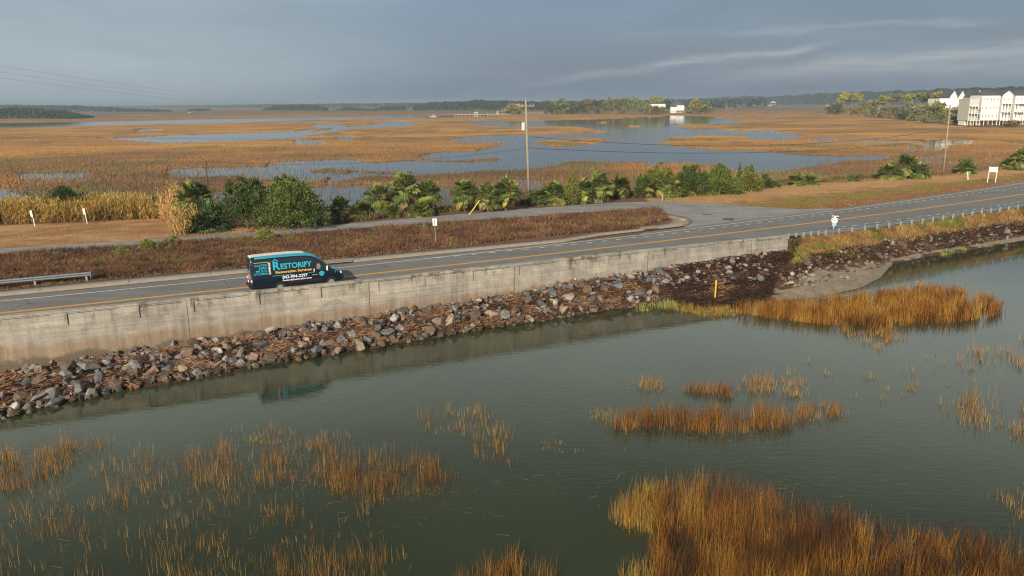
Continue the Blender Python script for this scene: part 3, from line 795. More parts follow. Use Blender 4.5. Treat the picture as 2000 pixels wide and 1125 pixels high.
tide_grass('cordgrass', 'orange cordgrass bed on the mud point beside the yellow marker', [
    ([(1430, 606), (1500, 602), (1620, 592), (1700, 580), (1790, 568), (1870, 575), (1930, 590), (1965, 606), (1930, 622), (1850, 632), (1760, 642), (1680, 640), (1600, 634), (1500, 622), (1440, 613)], 14000, 0, 1.25, .42),
    ([(1640, 640), (1760, 642), (1740, 668), (1660, 664)], 300, .6, .9, .6),
    ([(1300, 598), (1385, 604), (1440, 606), (1450, 616), (1380, 618), (1310, 608)], 1500, .4, .75, .75), ([(1540, 598), (1600, 582), (1650, 578), (1690, 574), (1650, 600), (1560, 606)], 600, .5, .7, .85), ([(1590, 528), (1660, 522), (1700, 524), (1680, 534), (1600, 540)], 500, .6, .35, .95)])
tide_grass('cordgrass', 'narrow orange strip of cordgrass standing in open water', [
    ([(1185, 822), (1260, 806), (1400, 805), (1520, 812), (1550, 832), (1500, 846), (1380, 846), (1260, 842), (1200, 836)], 3000, .4, 1.3, .30),
    ([(1140, 800), (1200, 812), (1200, 835), (1150, 815)], 110, .8, .8, .75),
    ([(1540, 800), (1600, 790), (1650, 795), (1640, 815), (1560, 830)], 420, .7, 1.0, .45),
    ([(1330, 762), (1420, 760), (1430, 776), (1350, 774)], 520, .5, 1.0, .25),
    ([(1220, 745), (1300, 745), (1300, 760), (1230, 760)], 200, .8, .8, .6), ([(1440, 735), (1570, 745), (1560, 775), (1460, 770)], 420, .7, 1.0, .55)])
tide_grass('cordgrass', 'sparse cordgrass tufts standing in the water at the lower left', [
    ([(-60, 890), (60, 880), (170, 862), (230, 862), (120, 920), (30, 965), (-60, 985)], 1500, .6, 1.1, .5),
    ([(340, 890), (470, 880), (560, 900), (520, 960), (380, 955)], 650, .8, 1.05, .45),
    ([(500, 880), (640, 870), (700, 900), (680, 950), (520, 955)], 650, .8, 1.05, .42),
    ([(610, 925), (720, 905), (860, 905), (890, 930), (840, 965), (720, 985), (650, 970)], 1500, .65, 1.15, .32),
    ([(210, 880), (340, 870), (330, 1000), (200, 990)], 330, .8, 1.0, .55),
    ([(-60, 985), (330, 960), (600, 985), (640, 1160), (-60, 1200)], 1300, .8, 1.0, .5),
    ([(560, 1080), (760, 1080), (760, 1200), (500, 1200)], 700, .8, 1.1, .45),
    ([(-60, 870), (560, 850), (900, 900), (900, 1010), (700, 1180), (-60, 1180)], 800, .95, .8, .55),
    ([(560, 838), (700, 850), (640, 880), (500, 870), (440, 840)], 320, .9, .8, .6)], wmul=.8)
tide_grass('cordgrass', 'thin scattered cordgrass stalks in mid channel', [
    ([(810, 820), (850, 800), (980, 815), (1000, 850), (990, 890), (1010, 910), (940, 905), (900, 860), (830, 840)], 420, .85, 1.0, .55),
    ([(900, 1105), (960, 1090), (1060, 1100), (1090, 1150), (1060, 1200), (900, 1200)], 1000, .5, 1.25, .35),
    ([(1040, 850), (1130, 850), (1130, 885), (1040, 880)], 60, .9, .5, .7)])
tide_grass('cordgrass', 'thin yellowish cordgrass stalks near the right edge of the channel', [
    ([(1830, 790), (1900, 770), (2060, 800), (2060, 870), (1960, 860), (1850, 815)], 600, .7, 1.1, .5),
    ([(1890, 690), (2060, 660), (2060, 715), (1920, 715)], 260, .7, .9, .5),
    ([(1560, 690), (1900, 690), (1980, 740), (1700, 800), (1500, 740)], 240, .95, .8, .7),
    ([(1940, 960), (2060, 960), (2060, 1020), (1950, 1010)], 260, .8, .9, .7), ([(1680, 650), (1760, 650), (1760, 690), (1680, 690)], 120, .9, .6, .6)])

def floating_straw():
    spots_ = [((560, 905), 130, 30), ((780, 960), 120, 30), ((1380, 850), 160, 16), ((1700, 650), 200, 14), ((100, 930), 120, 40), ((900, 700), 500, 14), ((300, 790), 250, 12), ((1450, 930), 200, 25), ((300, 1010), 260, 70)]
    xs_, ys_ = [], []
    for (cx, cyy), rx, ry in spots_:
        a, b = una(RNG.normal(cx, rx, 110), np.clip(RNG.normal(cyy, ry, 110), 600, 1140), 0.); xs_.append(a); ys_.append(b)
    x = np.concatenate(xs_); y = np.concatenate(ys_); k = y < yShore(x) - .3; x, y = x[k], y[k]; n = len(x); th = RNG.normal(.3, .7, n); L = RNG.uniform(.05, .28, n); w_ = .008
    dx, dy = np.cos(th) * L, np.sin(th) * L; px_, py_ = -np.sin(th) * w_, np.cos(th) * w_; z = np.full(n, .012)
    V = np.stack([np.stack([x - dx - px_, y - dy - py_, z], -1), np.stack([x + dx - px_, y + dy - py_, z], -1), np.stack([x + dx + px_, y + dy + py_, z], -1), np.stack([x - dx + px_, y - dy + py_, z], -1)], 1)
    c = pal([(.16, .10, .05), (.34, .25, .12)], RNG.uniform(0, 1, n), .1)
    tag(np_mesh('floating_straw', V.reshape(-1, 3), np.arange(n)[:, None] * 4 + np.array([[0, 1, 2, 3]]), M['wrack'], None, np.repeat(c[:, None], 4, 1).reshape(-1, 3)), 'loose bits of straw floating on the channel', None, None, 'stuff')
floating_straw()
# weeds on the island between road and path, rusty winter brown
def weeds():
    n = 115000
    px, py = sample_px(n, [(-60, 505), (200, 487), (500, 466), (800, 442), (1100, 421), (1290, 408), (1306, 428), (1240, 445), (1000, 467), (800, 493), (500, 523), (-60, 575)],
                       lambda u, w_: np.clip(.25 + 1.4 * vnoise(u / 14, w_ / 5, 201), 0, 1))
    x, y = una(px, py, ZL + .1)
    k = (y < yPn(x) - .35) & (y > yKerb(x) + 2.5); x, y = x[k], y[k]; n = len(x)
    h = .18 + .55 * fbm(x / 2.2, y / 2.2, 203) * RNG.uniform(.4, 1.3, n)
    h += np.clip((y - (yPn(x) - 3.5)) / 3, 0, 1) * .25
    h *= np.clip((y - yKerb(x) - 2.3) / 2.0, .35, 1)
    f = np.clip(fbm(x / 1.6, y / 1.6, 207) * 1.2 - .15 + RNG.normal(0, .15, n), 0, 1)
    c = pal([(.085, .046, .033), (.135, .070, .044), (.20, .108, .058), (.32, .20, .095)], f, .2)
    ek = (RNG.uniform(0, 1, n) < np.clip(1.1 - (y - yKerb(x) - 2.3) / 1.3, 0, .8)) & (fbm(x / 3, y, 211) > .45); c[ek] = np.array([.30, .20, .10]) * RNG.uniform(.6, 1.2, (ek.sum(), 1))
    gr = (fbm(x / 1.5, y / 1.2, 209) > .66) & (RNG.uniform(0, 1, n) < .6); c[gr] = np.array([.17, .19, .04]) * RNG.uniform(.7, 1.3, (gr.sum(), 1))
    o = blades('dead_weeds', np.stack([x, y, np.full(n, ZL)], -1), h, RNG.uniform(.03, .085, n), c, M['grass'], .5, .5)
    tag(o, 'rusty brown dead weeds between the road and the path', None, None, 'stuff')
weeds()
def cane(name, label, poly, n, hh, cols, zz, leaf=True):
    px, py = sample_px(n, poly, lambda u, w_: np.clip(.1 + 1.5 * vnoise(u / 18, w_ / 9, 301), 0, 1)); x, y = una(px, py, zz)
    h = hh * RNG.uniform(.55, 1.1, n) * (.55 + .9 * fbm(x / 2.0, y / 2.0, 303)); f = np.clip(fbm(x / 3, y / 3, 305) * 1.4 - .2 + RNG.normal(0, .12, n), 0, 1)
    P = [np.stack([x, y, np.full(n, zz)], -1)]; Hh = [h]; Wd_ = [np.full(n, .035)]; T = [pal(cols, f, .15)]
    if leaf:
        for k in range(9):
            t_ = RNG.uniform(.1, .95, n)
            P.append(np.stack([x + RNG.normal(0, .14, n), y + RNG.normal(0, .14, n), zz + h * t_], -1)); Hh.append(RNG.uniform(.18, .5, n)); Wd_.append(RNG.uniform(.05, .11, n)); T.append(pal(cols, np.clip(f + (t_ - .55) * .5, 0, 1), .22))
    o = blades(name, np.concatenate(P), np.concatenate(Hh), np.concatenate(Wd_), np.concatenate(T), M['grass'], .35, .9)
    return tag(o, label, None, None, 'stuff')
CANE = [(.12, .08, .035), (.25, .165, .05), (.40, .26, .06), (.44, .32, .10)]
cane('giant_cane', 'tall yellow cane thicket behind the two white markers', [(-80, 424), (0, 424), (170, 418), (300, 412), (330, 426), (300, 433), (170, 438), (0, 444), (-80, 448)], 3600, 2.7, CANE, ZL - .3)
cane('giant_cane', 'orange cane clump at the bend of the path beside the palmettos', [(312, 430), (345, 420), (392, 440), (388, 456), (345, 462), (325, 450)], 420, 3.7, [(.22, .12, .05), (.42, .23, .08), (.48, .29, .12), (.36, .28, .08)], ZL)
cane('giant_cane', 'slim yellow cane stand in front of the dark shrub at left of the palmettos', [(330, 408), (350, 405), (362, 430), (335, 430)], 260, 3.6, CANE, ZL - .3)
def stubble():
    n = 60000; X_ = RNG.uniform(-56, 120, n); lo = np.where(X_ < -25, yPf(X_) + .15, yWht(X_) + 1.5); hi = yVeg(X_) + 2.5
    Y_ = lo + (hi - lo) * RNG.uniform(0, 1, n); k = ((X_ < -26) | (X_ > 22)) & (RNG.uniform(0, 1, n) < .25 + 1.2 * vnoise(X_ / 1.5, Y_ / .8, 811)) & ~inpoly(X_, Y_, ap); X_, Y_ = X_[k], Y_[k]
    n1 = fbm(X_ / 3.2, Y_ / 1.5, 12); v_ = (Y_ - yWht(X_) - 1.3) / np.maximum(yVeg(X_) - yWht(X_) - 1.3, .5) + (n1 - .5) * .35
    f = np.clip(n1 * 1.3 - .1 + RNG.normal(0, .15, len(X_)), 0, 1); c = pal([(.25, .13, .06), (.36, .21, .10), (.44, .29, .15)], f, .10)
    g = (X_ > 22) & (v_ > .15) & (v_ < .5) & (RNG.uniform(0, 1, len(X_)) < .7); c[g] = np.array([.25, .25, .06]) * RNG.uniform(.7, 1.2, (g.sum(), 1))
    o = blades('mown_grass', np.stack([X_, Y_, np.full(len(X_), ZL)], -1), RNG.uniform(.04, .12, len(X_)), RNG.uniform(.03, .08, len(X_)), c, M['grass'], .5, .6)
    tag(o, 'short tan and green mown grass on the verges', None, None, 'stuff')
stubble()
def undergrowth():
    n = 26000; X_ = RNG.uniform(-30, 92, n); Y_ = yVeg(X_) + RNG.uniform(.1, 1, n) ** .8 * 4.2; m_ = fbm(X_ / 2.5, Y_ / 1.6, 821)
    k = (RNG.uniform(0, 1, n) < np.clip((m_ - .32) * 3.5, 0, 1)) & ((X_ < 46) | (m_ > .55)); X_, Y_, m_ = X_[k], Y_[k], m_[k]; n = len(X_); d = Y_ - yVeg(X_) - 3.2
    z = ZL - np.where(d > 0, (1 - np.cos(np.clip(d / 5.95, 0, 1) * math.pi)) * 1.65, 0); f = np.clip(fbm(X_ / 1.4, Y_, 823) * 1.5 - .25 + RNG.normal(0, .12, n), 0, 1)
    c = pal([(.09, .05, .035), (.17, .10, .055), (.10, .12, .035), (.26, .19, .08)], f, .2)
    o = blades('undergrowth', np.stack([X_, Y_, z - .05], -1), (.25 + m_) * RNG.uniform(.35, 1.1, n), RNG.uniform(.05, .14, n), c, M['grass'], .45, .6)
    tag(o, 'tangled brown and olive undergrowth below the palmettos', None, None, 'stuff')
undergrowth()
# golden slope grass beside the guardrail
def slope_grass():
    n = 42000
    x = XWE + .4 + (RNG.uniform(0, 1, n) ** 1.25) * 52; s_ = RNG.uniform(.03, .56, n); xi = np.clip(((x + 80) / .5).round().astype(int), 0, len(XB) - 1)
    x[:5000] = XWE + RNG.uniform(.15, 5, 5000); s_[:5000] = RNG.uniform(.01, .40, 5000); xi = np.clip(((x + 80) / .5).round().astype(int), 0, len(XB) - 1)
    y = top_y[xi] * (1 - s_) + sh[xi] * s_; k = (s_ + (fbm(x / 1.5, y / 1.5, 402) - .5) * .35 < .44) & (RNG.uniform(0, 1, n) < .35 + 1.1 * vnoise(x / 1.2, y / .8, 401) + (x < XWE + 5)); x, y = x[k], y[k]; n = len(x); z = bank_z(x, y)
    f = np.clip(fbm(x / 2, y / 2, 407) * 1.2 - .1 + RNG.normal(0, .12, n), 0, 1)
    c = pal([(.14, .08, .04), (.24, .145, .055), (.34, .21, .08), (.36, .26, .12)], f, .15)
    g = fbm(x / 3, y / 2, 409) > .62; c[g] = c[g] * np.array([.6, .95, .6])
    o = blades('bank_grass', np.stack([x, y, z - .03], -1), RNG.uniform(.12, .42, n), RNG.uniform(.03, .08, n), c, M['grass'], .5, .6)
    tag(o, 'golden grass on the bank below the guardrail', None, None, 'stuff')
slope_grass()
tide_grass('young_grass', 'pale green grass tufts on the mud flat', [
    ([(1610, 530), (1660, 516), (1700, 520), (1700, 532), (1650, 536)], 900, .4, .4, .95), ([(1840, 488), (1880, 474), (1960, 462), (1940, 478), (1850, 494)], 700, .5, .45, .95),
    ([(1800, 490), (1870, 478), (1850, 500), (1810, 500)], 300, .6, .4, .9), ([(1240, 595), (1340, 588), (1330, 602), (1250, 608)], 900, .4, .6, .85)],
    [(.28, .19, .07), (.33, .28, .09), (.24, .27, .08)], .0, 1.2)

# ================================================================== ROCKS AND WRACK
def wrack():
    Ps = []
    n = 46000
    px = RNG.uniform(-180, 2040, n); tt = RNG.uniform(0, 1, n)
    X0, _ = una(px, np.interp(px, [p[0] for p in SHORE], [p[1] for p in SHORE]), 0)
    x = X0 + RNG.normal(0, .4, n)
    xi = np.clip(((x + 80) / .5).round().astype(int), 0, len(XB) - 1)
    s = np.where(x < 23, RNG.uniform(.08, .97, n), np.where(x < 37, RNG.uniform(.36, .54, n), RNG.uniform(.42, .82, n)))
    y = top_y[xi] * (1 - s) + sh[xi] * s
    nz = fbm(x / 1.5, y / 1.1, 505)
    k = (nz > .40 - .1 * (x > 24)) | (RNG.uniform(0, 1, n) < .15); x, y, nz, s = x[k], y[k], nz[k], s[k]
    z = bank_z(x, y) + np.clip(nz - .42, 0, 1) * 1.3 * np.clip((28 - x) / 6, .15, 1) * np.sin(np.clip(s, 0, 1) * math.pi)
    Ps.append((x, y, z, nz, s))
    # the wide dark mat on the mud point
    n = 16000
    px, py = sample_px(n, [(1290, 560), (1380, 540), (1500, 512), (1555, 504), (1560, 520), (1520, 550), (1500, 582), (1440, 592), (1330, 590)])
    a, b = una(px, py, .5); Ps.append((a, b, bank_z(a, b) + .05 + .15 * RNG.uniform(0, 1, n), fbm(a / 1.5, b / 1.1, 505) * .6, np.full(n, .9)))
    x, y, z, nz, s = [np.concatenate(q_) for q_ in zip(*Ps)]; n = len(x)
    th = RNG.uniform(0, np.pi, n); ph = RNG.normal(.0, .25, n); L = RNG.uniform(.25, .8, n) / 2
    dx, dy, dz = np.cos(th) * L * np.cos(ph), np.sin(th) * L * np.cos(ph), np.sin(ph) * L; w_ = RNG.uniform(.018, .04, n)
    V = np.empty((n, 4, 3)); zo = z + RNG.uniform(.0, .16, n)
    V[:, 0] = np.stack([x - dx, y - dy, zo - dz], -1); V[:, 1] = np.stack([x - dx, y - dy, zo - dz + w_], -1) + np.stack([-np.sin(th) * w_, np.cos(th) * w_, 0 * th], -1)
    V[:, 2] = np.stack([x + dx, y + dy, zo + dz + w_], -1) + np.stack([-np.sin(th) * w_, np.cos(th) * w_, 0 * th], -1); V[:, 3] = np.stack([x + dx, y + dy, zo + dz], -1)
    f = np.clip((nz - .35) * 2.6 * np.where(x > 22, .55, 1) + RNG.normal(0, .16, n), 0, 1)
    c = pal([(.06, .036, .027), (.115, .065, .042), (.20, .11, .065), (.32, .19, .11)], f, .2)
    b = np.arange(n)[:, None] * 4
    tag(np_mesh('reed_wrack', V.reshape(-1, 3), b + np.array([[0, 1, 2, 3]]), M['wrack'], None, np.repeat(c[:, None], 4, 1).reshape(-1, 3)), 'brown mats of washed-up reed stems lying between the rocks', None, None, 'stuff')
wrack()
def rock_mesh(seed):
    r = random.Random(seed); bm = bmesh.new()
    el_ = (r.uniform(.8, 1.25), r.uniform(.65, .95), r.uniform(.5, .75))
    for i in range(r.randint(11, 17)):
        v = Vector((r.gauss(0, 1), r.gauss(0, 1), r.gauss(0, 1))).normalized() * r.uniform(.86, 1.05)
        bm.verts.new((v.x * el_[0] * .5, v.y * el_[1] * .5, v.z * el_[2] * .5))
    g = bmesh.ops.convex_hull(bm, input=bm.verts[:]); 
    bmesh.ops.delete(bm, geom=[x for x in g['geom_interior'] if isinstance(x, bmesh.types.BMVert)], context='VERTS')
    bmesh.ops.bevel(bm, geom=bm.edges[:], offset=.035, segments=2, affect='EDGES', profile=.6)
    bmesh.ops.triangulate(bm, faces=bm.faces[:]); bmesh.ops.subdivide_edges(bm, edges=bm.edges[:], cuts=1)
    for v in bm.verts:
        nn = vnoise(np.array([v.co.x * 9 + seed]), np.array([v.co.y * 9 + v.co.z * 13]), seed)[0] - .5
        v.co += v.co.normalized() * nn * .035
    bmesh.ops.recalc_face_normals(bm, faces=bm.faces)
    me = bpy.data.meshes.new('rock'); bm.to_mesh(me); bm.free(); me.materials.append(M['rock']); return me
RM = [rock_mesh(s) for s in range(18)]
RCOL = [('grey', (.205, .195, .18)), ('dark blue-grey', (.105, .11, .118)), ('tan', (.27, .215, .145)), ('pinkish', (.27, .185, .145)), ('brown', (.125, .085, .058)), ('pale grey', (.34, .335, .31)), ('rusty orange', (.28, .15, .075))]
PLACE = [(-99, 'at the left end of the sea wall'), (-28, 'left of the van'), (-20.5, 'below the van'), (-12, 'just ahead of the van'), (-5, 'below the white road sign'), (1.5, 'left of the utility pole'),
         (6.5, 'right of the utility pole'), (12, 'short of the yellow marker'), (17, 'near the yellow marker'), (21.5, 'near the end of the sea wall'), (28, 'past the wall end below the guardrail'), (42, 'on the far grassy bank')]
def rocks():
    pts = []; tries = 0; rr = random.Random(5)
    def nearok(x, y, r):
        for (a, b, c) in pts:
            if (a - x) ** 2 + (b - y) ** 2 < ((r + c) * .34) ** 2: return False
        return True
    out = []
    while len(out) < 298 and tries < 30000:
        tries += 1
        px = rr.uniform(-130, 1560) if len(out) < 256 else rr.uniform(1555, 2010)
        ysh = float(np.interp(px, [p[0] for p in SHORE], [p[1] for p in SHORE])); x, _ = un(px, ysh, 0)
        far = px > 1555
        zone = rr.choices((0, 1, 2), (.30, .22, .48))[0]
        s = (rr.uniform(.03, .30), rr.uniform(.3, .66), rr.uniform(.66, 1.02))[zone]
        if 1290 < px < 1560: s = rr.uniform(.03, .62) ; zone = 0 if s < .3 else 1
        if far: s = rr.uniform(.40, .78); zone = 1
        xi = int(round((x + 80) / .5)); y = top_y[xi] * (1 - s) + sh[xi] * s
        size = rr.choice((.62, .7, .8, .95, 1.1, 1.3)) * rr.uniform(.85, 1.15) * (1.0 if px < 900 else .92)
        if px < 1250 and s < .14: y -= .3
        if far: size *= .75
        if px > 1280: size *= .95
        if not nearok(x, y, size): continue
        if zone == 1 and not far and px < 1300 and rr.random() < .35 and fbm(np.array([x / 1.5]), np.array([y / 1.1]), 505)[0] > .5: continue
        pts.append((x, y, size)); out.append((x, y, size, zone, s, far))
    seen = {}
    for i, (x, y, size, zone, s, far) in enumerate(out):
        wts = (3.2, 3, 1.3, 1.1, 2.6, .9, .25) if zone < 2 else (1.6, 2.6, 1.4, .9, 5, .15, .4)
        cn, cc = rr.choices(RCOL, wts)[0]
        o = bpy.data.objects.new('rock', rr.choice(RM)); C.objects.link(o)
        z = float(bank_z(np.array([x]), np.array([y]))[0])
        o.location = (x, y, max(z, -.15) + size * .27); o.rotation_euler = (rr.uniform(-.5, .5), rr.uniform(-.5, .5), rr.uniform(0, 6.28))
        k = size; o.scale = (k * rr.uniform(.9, 1.25), k * rr.uniform(.85, 1.1), k * rr.uniform(.8, 1.2))
        j = rr.uniform(.8, 1.2); o.color = (cc[0] * j, cc[1] * j, cc[2] * j, 1)
        pl_ = [q_ for a, q_ in PLACE if x >= a][-1]
        sz = 'small' if size < .75 else ('large' if size > 1.1 else 'medium')
        row = ('against the wall foot' if zone == 0 else ('in the reed wrack' if zone == 1 else 'at the waterline')) if x < 28 else ('in the dark wrack' if s > .5 else 'below the golden grass')
        o['label'] = f'{sz} {cn} rock {row} {pl_}'; o['category'] = 'rock'; o['group'] = 'riprap rocks along the causeway'
rocks()
def rubble():
    rr = np.random.default_rng(77); V = []; Fc = []; T = []; b = 0
    tris = []
    for me in RM:
        me.calc_loop_triangles(); tris.append((np.array([v.co[:] for v in me.vertices]), np.array([t_.vertices[:] for t_ in me.loop_triangles])))
    n = 2900
    px = rr.uniform(-170, 2010, n); X0, _ = una(px, np.interp(px, [p[0] for p in SHORE], [p[1] for p in SHORE]), 0)
    for i in range(n):
        far = px[i] > 1555
        if far and rr.uniform() < .35: continue
        s_ = rr.choice([rr.uniform(.0, .3), rr.uniform(.3, .7), rr.uniform(.68, 1.04)], p=[.3, .25, .45])
        if 1290 < px[i] <= 1560: s_ = rr.uniform(0, .55)
        if far: s_ = rr.uniform(.38, .8)
        x = X0[i] + rr.normal(0, .2); xi = int(np.clip(round((x + 80) / .5), 0, len(XB) - 1)); y = top_y[xi] * (1 - s_) + sh[xi] * s_
        z = float(bank_z(np.array([x]), np.array([y]))[0]); sz = rr.uniform(.28, .74)  * (.82 if far else 1)
        vv_, tt_ = tris[rr.integers(len(tris))]; a = rr.uniform(0, 6.28); ca, sa = math.cos(a), math.sin(a); q = vv_ * sz * rr.uniform(.8, 1.2, 3)
        if rr.uniform() < .5: q = q[:, [0, 2, 1]]; tt_ = tt_[:, ::-1]
        q = np.stack([q[:, 0] * ca - q[:, 1] * sa + x, q[:, 0] * sa + q[:, 1] * ca + y, q[:, 2] + max(z, -.12) + sz * .22], -1)
        c_ = np.array(RCOL[rr.choice(7, p=[.25, .2, .1, .08, .32, .02, .03])][1]) * rr.uniform(.7, 1.15)
        if s_ > .84: c_ = c_ * np.array([.62, .60, .52])
        V.append(q); Fc.append(tt_ + b); b += len(q); T.append(np.tile(c_, (len(q), 1)))
    tag(np_mesh('rubble', np.concatenate(V), np.concatenate(Fc), M['rubble'], None, np.concatenate(T)), 'small broken stones packed between the larger riprap rocks', None, None, 'stuff')
M['rubble'] = tinted('rubble_stone', 0, .85, .25, .35, 7, .6)
rubble()

# ================================================================== helpers that turn a traced height into metres
def hfor(X_, Y_, z0, py_top):
    lo, hi = .05, 60.
    for _ in range(40):
        mid = (lo + hi) / 2
        if pja(np.array(X_), np.array(Y_), z0 + mid)[1] > py_top: lo = mid
        else: hi = mid
    return mid
def scl(Y_, z=0): return F / (Y_ * _c + (H - z) * _s)      # photo pixels per metre at depth Y
def pt(px, py, D):
    d = FW + CR * (px - 1000) / F - CU * (py - 562.5) / F
    k = D / d[1]; return Vector((d[0] * k, D, H + d[2] * k))
def sub(o, p): o.parent = p; return o

# ================================================================== VAN
def van():
    X0 = -20.45; hd = math.atan2(float(yYel(-15)) - float(yYel(-19)), 4)
    nx, ny = math.sin(hd), -math.cos(hd)
    X0 -= .30; Xc = X0 + nx * 1.9; Yc = float(yYel(X0)) + ny * 1.9
    e = empty('van', (Xc, Yc, ZR + .006), hd, 'dark navy high-roof van with white roof and teal lettering behind the sea wall', 'van'); e.scale = (1.045, 1, 1)
    navy = plain('van_navy', (.007, .015, .028), .25, 0, .05, 1, coat=.25); teal = plain('van_teal', (.03, .30, .42), .3, 0, .05, 1, coat=.5)
    tealt = plain('teal_vinyl', (.03, .43, .58), .4, 0, .04, 1); yel = plain('yellow_vinyl', (.90, .50, .05), .4, 0, .04, 1)
    wht = plain('white_vinyl', (.85, .85, .90), .4, 0, .04, 1); rub = plain('tyre_rubber', (.015, .015, .016), .85)
    rim = plain('wheel_rim', (.40, .41, .42), .4, .5); red = plain('red_lens', (.55, .01, .012), .2); gl = plain('van_glass', (.012, .018, .02), .06, 0, .1, 1, coat=.5)
    seat = plain('seat_cloth', (.22, .20, .15), .8); blk = plain('black_trim', (.012, .012, .014), .6)
    xs = [0, .03, .12, .4, 1, 2, 3, 3.9, 4.3, 4.65, 5.0, 5.35, 5.68, 5.85, 6.1, 6.35, 6.55, 6.66, 6.70]
    tops = [2.55, 2.66, 2.73, 2.76, 2.77, 2.78, 2.77, 2.73, 2.65, 2.50, 2.24, 1.90, 1.55, 1.42, 1.34, 1.24, 1.10, .95, .80]
    def top(x): return float(np.interp(x, xs, tops))
    def hw(z, x):
        b = float(np.interp(z, [.3, .6, 1.25, 2.5, 2.8], [.97, 1.01, 1.02, .90, .86]))
        return b * float(np.interp(x, [0, .12, 5.6, 6.3, 6.7], [.965, 1, 1, .93, .72]))
    tt = [0, .12, .3, .45, .6, .75, .87, .94, .98, 1.0]
    def section(x, k0=0, k1=None, grow=0):
        r = []
        for j, tv in enumerate(tt):
            z = .38 + tv * (top(x) - .38); w_ = hw(z, x) - (0, 0, 0, 0, 0, 0, .01, .04, .12, .30)[j]
            r.append((w_ + grow * (j < 9), z + grow * (j > 6)))
        r.append((0, top(x) + .02 + grow)); return r
    def loft(name, x_list, sel, material, grow=0):
        mb = MB(); rows_ = []
        for x in x_list:
            s_ = section(x, grow=grow)[sel[0]:sel[1]]
            full = [(x, -w_, z) for w_, z in s_] + ([(x, w_, z) for w_, z in reversed(s_[:-1])] if sel[1] is None else [])
            rows_.append(full)
        m_ = len(rows_[0]); vs = [v_ for r in rows_ for v_ in r]; fs = []
        for i in range(len(rows_) - 1):
            for j in range(m_ - 1): fs.append((i * m_ + j, i * m_ + j + 1, (i + 1) * m_ + j + 1, (i + 1) * m_ + j))
        if sel == (0, None):
            fs.append(tuple(range(m_))); fs.append(tuple(range((len(rows_) - 1) * m_, len(rows_) * m_)))
            for i in range(len(rows_) - 1): fs.append((i * m_, (i + 1) * m_, (i + 1) * m_ + m_ - 1, i * m_ + m_ - 1))
        mb.add(vs, fs); return mb.build(name, material, e, smooth=False)
    xl = list(np.interp(np.linspace(0, 1, 44), np.linspace(0, 1, len(xs)), xs))
    body = loft('body', xl, (0, None), navy)
    for p in body.data.polygons: p.use_smooth = len(p.vertices) == 4 and abs(p.normal.x) < .85
    loft('roof', [.06, .12, .4, 1, 2, 3, 3.6, 3.95], (9, None), plain('van_roof_white', (.66, .67, .67), .5, 0, .06, 1), .012)
    def side_band(x_list, j0, j1, name, material, s=-1, grow=.006):
        mb = MB(); m_ = j1 - j0; vs = []
        for x in x_list:
            for (w_, z) in section(x, grow=grow)[j0:j1]: vs.append((x, s * w_, z))
        fs = [(i * m_ + j, i * m_ + j + 1, (i + 1) * m_ + j + 1, (i + 1) * m_ + j) for i in range(len(x_list) - 1) for j in range(m_ - 1)]
        mb.add(vs, fs); return mb.build(name, material, e)
    xr = [.06, .4, 1, 2, 3, 3.9, 4.3, 4.65, 5.0, 5.35, 5.6]
    for s in (-1, 1): side_band(xr, 7, 10, 'roof_edge', teal, s)
    loft('hood', [5.86, 6.1, 6.35, 6.55, 6.65], (7, None), teal, .008)
    loft('windscreen', [4.72, 5.0, 5.35, 5.62], (8, None), gl, .014)
    def patch(name, pts, material, dz=.012, s=-1, par=e):     # polygon on the side: pts (x, z)
        mb = MB(); n = len(pts)
        vs = [(x, s * (hw(z, x) + dz), z) for x, z in pts] + [(x, s * (hw(z, x) - .02), z) for x, z in pts]
        mb.add(vs, [tuple(range(n))] + [(i, (i + 1) % n, n + (i + 1) % n, n + i) for i in range(n)]); return mb.build(name, material, par)
    for s in (-1, 1):
        patch('side_window', [(4.55, 1.42), (5.28, 1.42), (5.50, 1.52), (5.18, 1.93), (4.95, 2.02), (4.55, 2.02)], gl, s=s)
        patch('seat', [(4.66, 1.48), (4.92, 1.46), (4.98, 1.70), (4.88, 1.90), (4.70, 1.88)], seat, .016, s)
        patch('nose_wrap', [(6.02, 1.06), (6.55, .80), (6.60, .95), (6.35, 1.16), (6.05, 1.28)], teal, .010, s)
        patch('window_pillar', [(5.20, 1.42), (5.235, 1.42), (5.16, 1.94), (5.12, 1.95)], navy, .018, s)
        patch('door_seam', [(4.38, .55), (4.395, .55), (4.395, 2.35), (4.38, 2.35)], blk, .004, s)
        patch('door_seam', [(1.36, .55), (1.373, .55), (1.373, 2.4), (1.36, 2.4)], blk, .004, s)
        patch('rub_strip', [(2.45, .62), (5.15, .62), (5.15, .72), (2.45, .72)], blk, .02, s)
        patch('door_handle', [(4.44, 1.30), (4.50, 1.30), (4.50, 1.52), (4.44, 1.52)], wht, .03, s)
        m_ = MB(); m_.box((5.42, s * 1.14, 1.50), (.10, .20, .36)); mir = m_.build('wing_mirror', wht, e, bevel=.03)
        m_ = MB(); m_.tube([(5.40, s * .98, 1.42), (5.42, s * 1.08, 1.45)], .03, 6); m_.build('mirror_arm', blk, mir)
        m_ = MB(); m_.box((.045, s * .91, 1.05), (.12, .14, .68)); tl = m_.build('tail_light', red, e, bevel=.02)
        m_ = MB(); m_.box((.035, s * .915, 1.02), (.125, .145, .20)); m_.build('reverse_lens', wht, tl)
        m_ = MB(); m_.box((6.42, s * .80, 1.0), (.32, .14, .20)); hl = m_.build('headlight', wht, e, bevel=.04)
        m_ = MB(); m_.box((6.24, s * .865, 1.02), (.10, .06, .12)); m_.build('indicator', plain('amber', (.6, .12, .02), .3), hl)
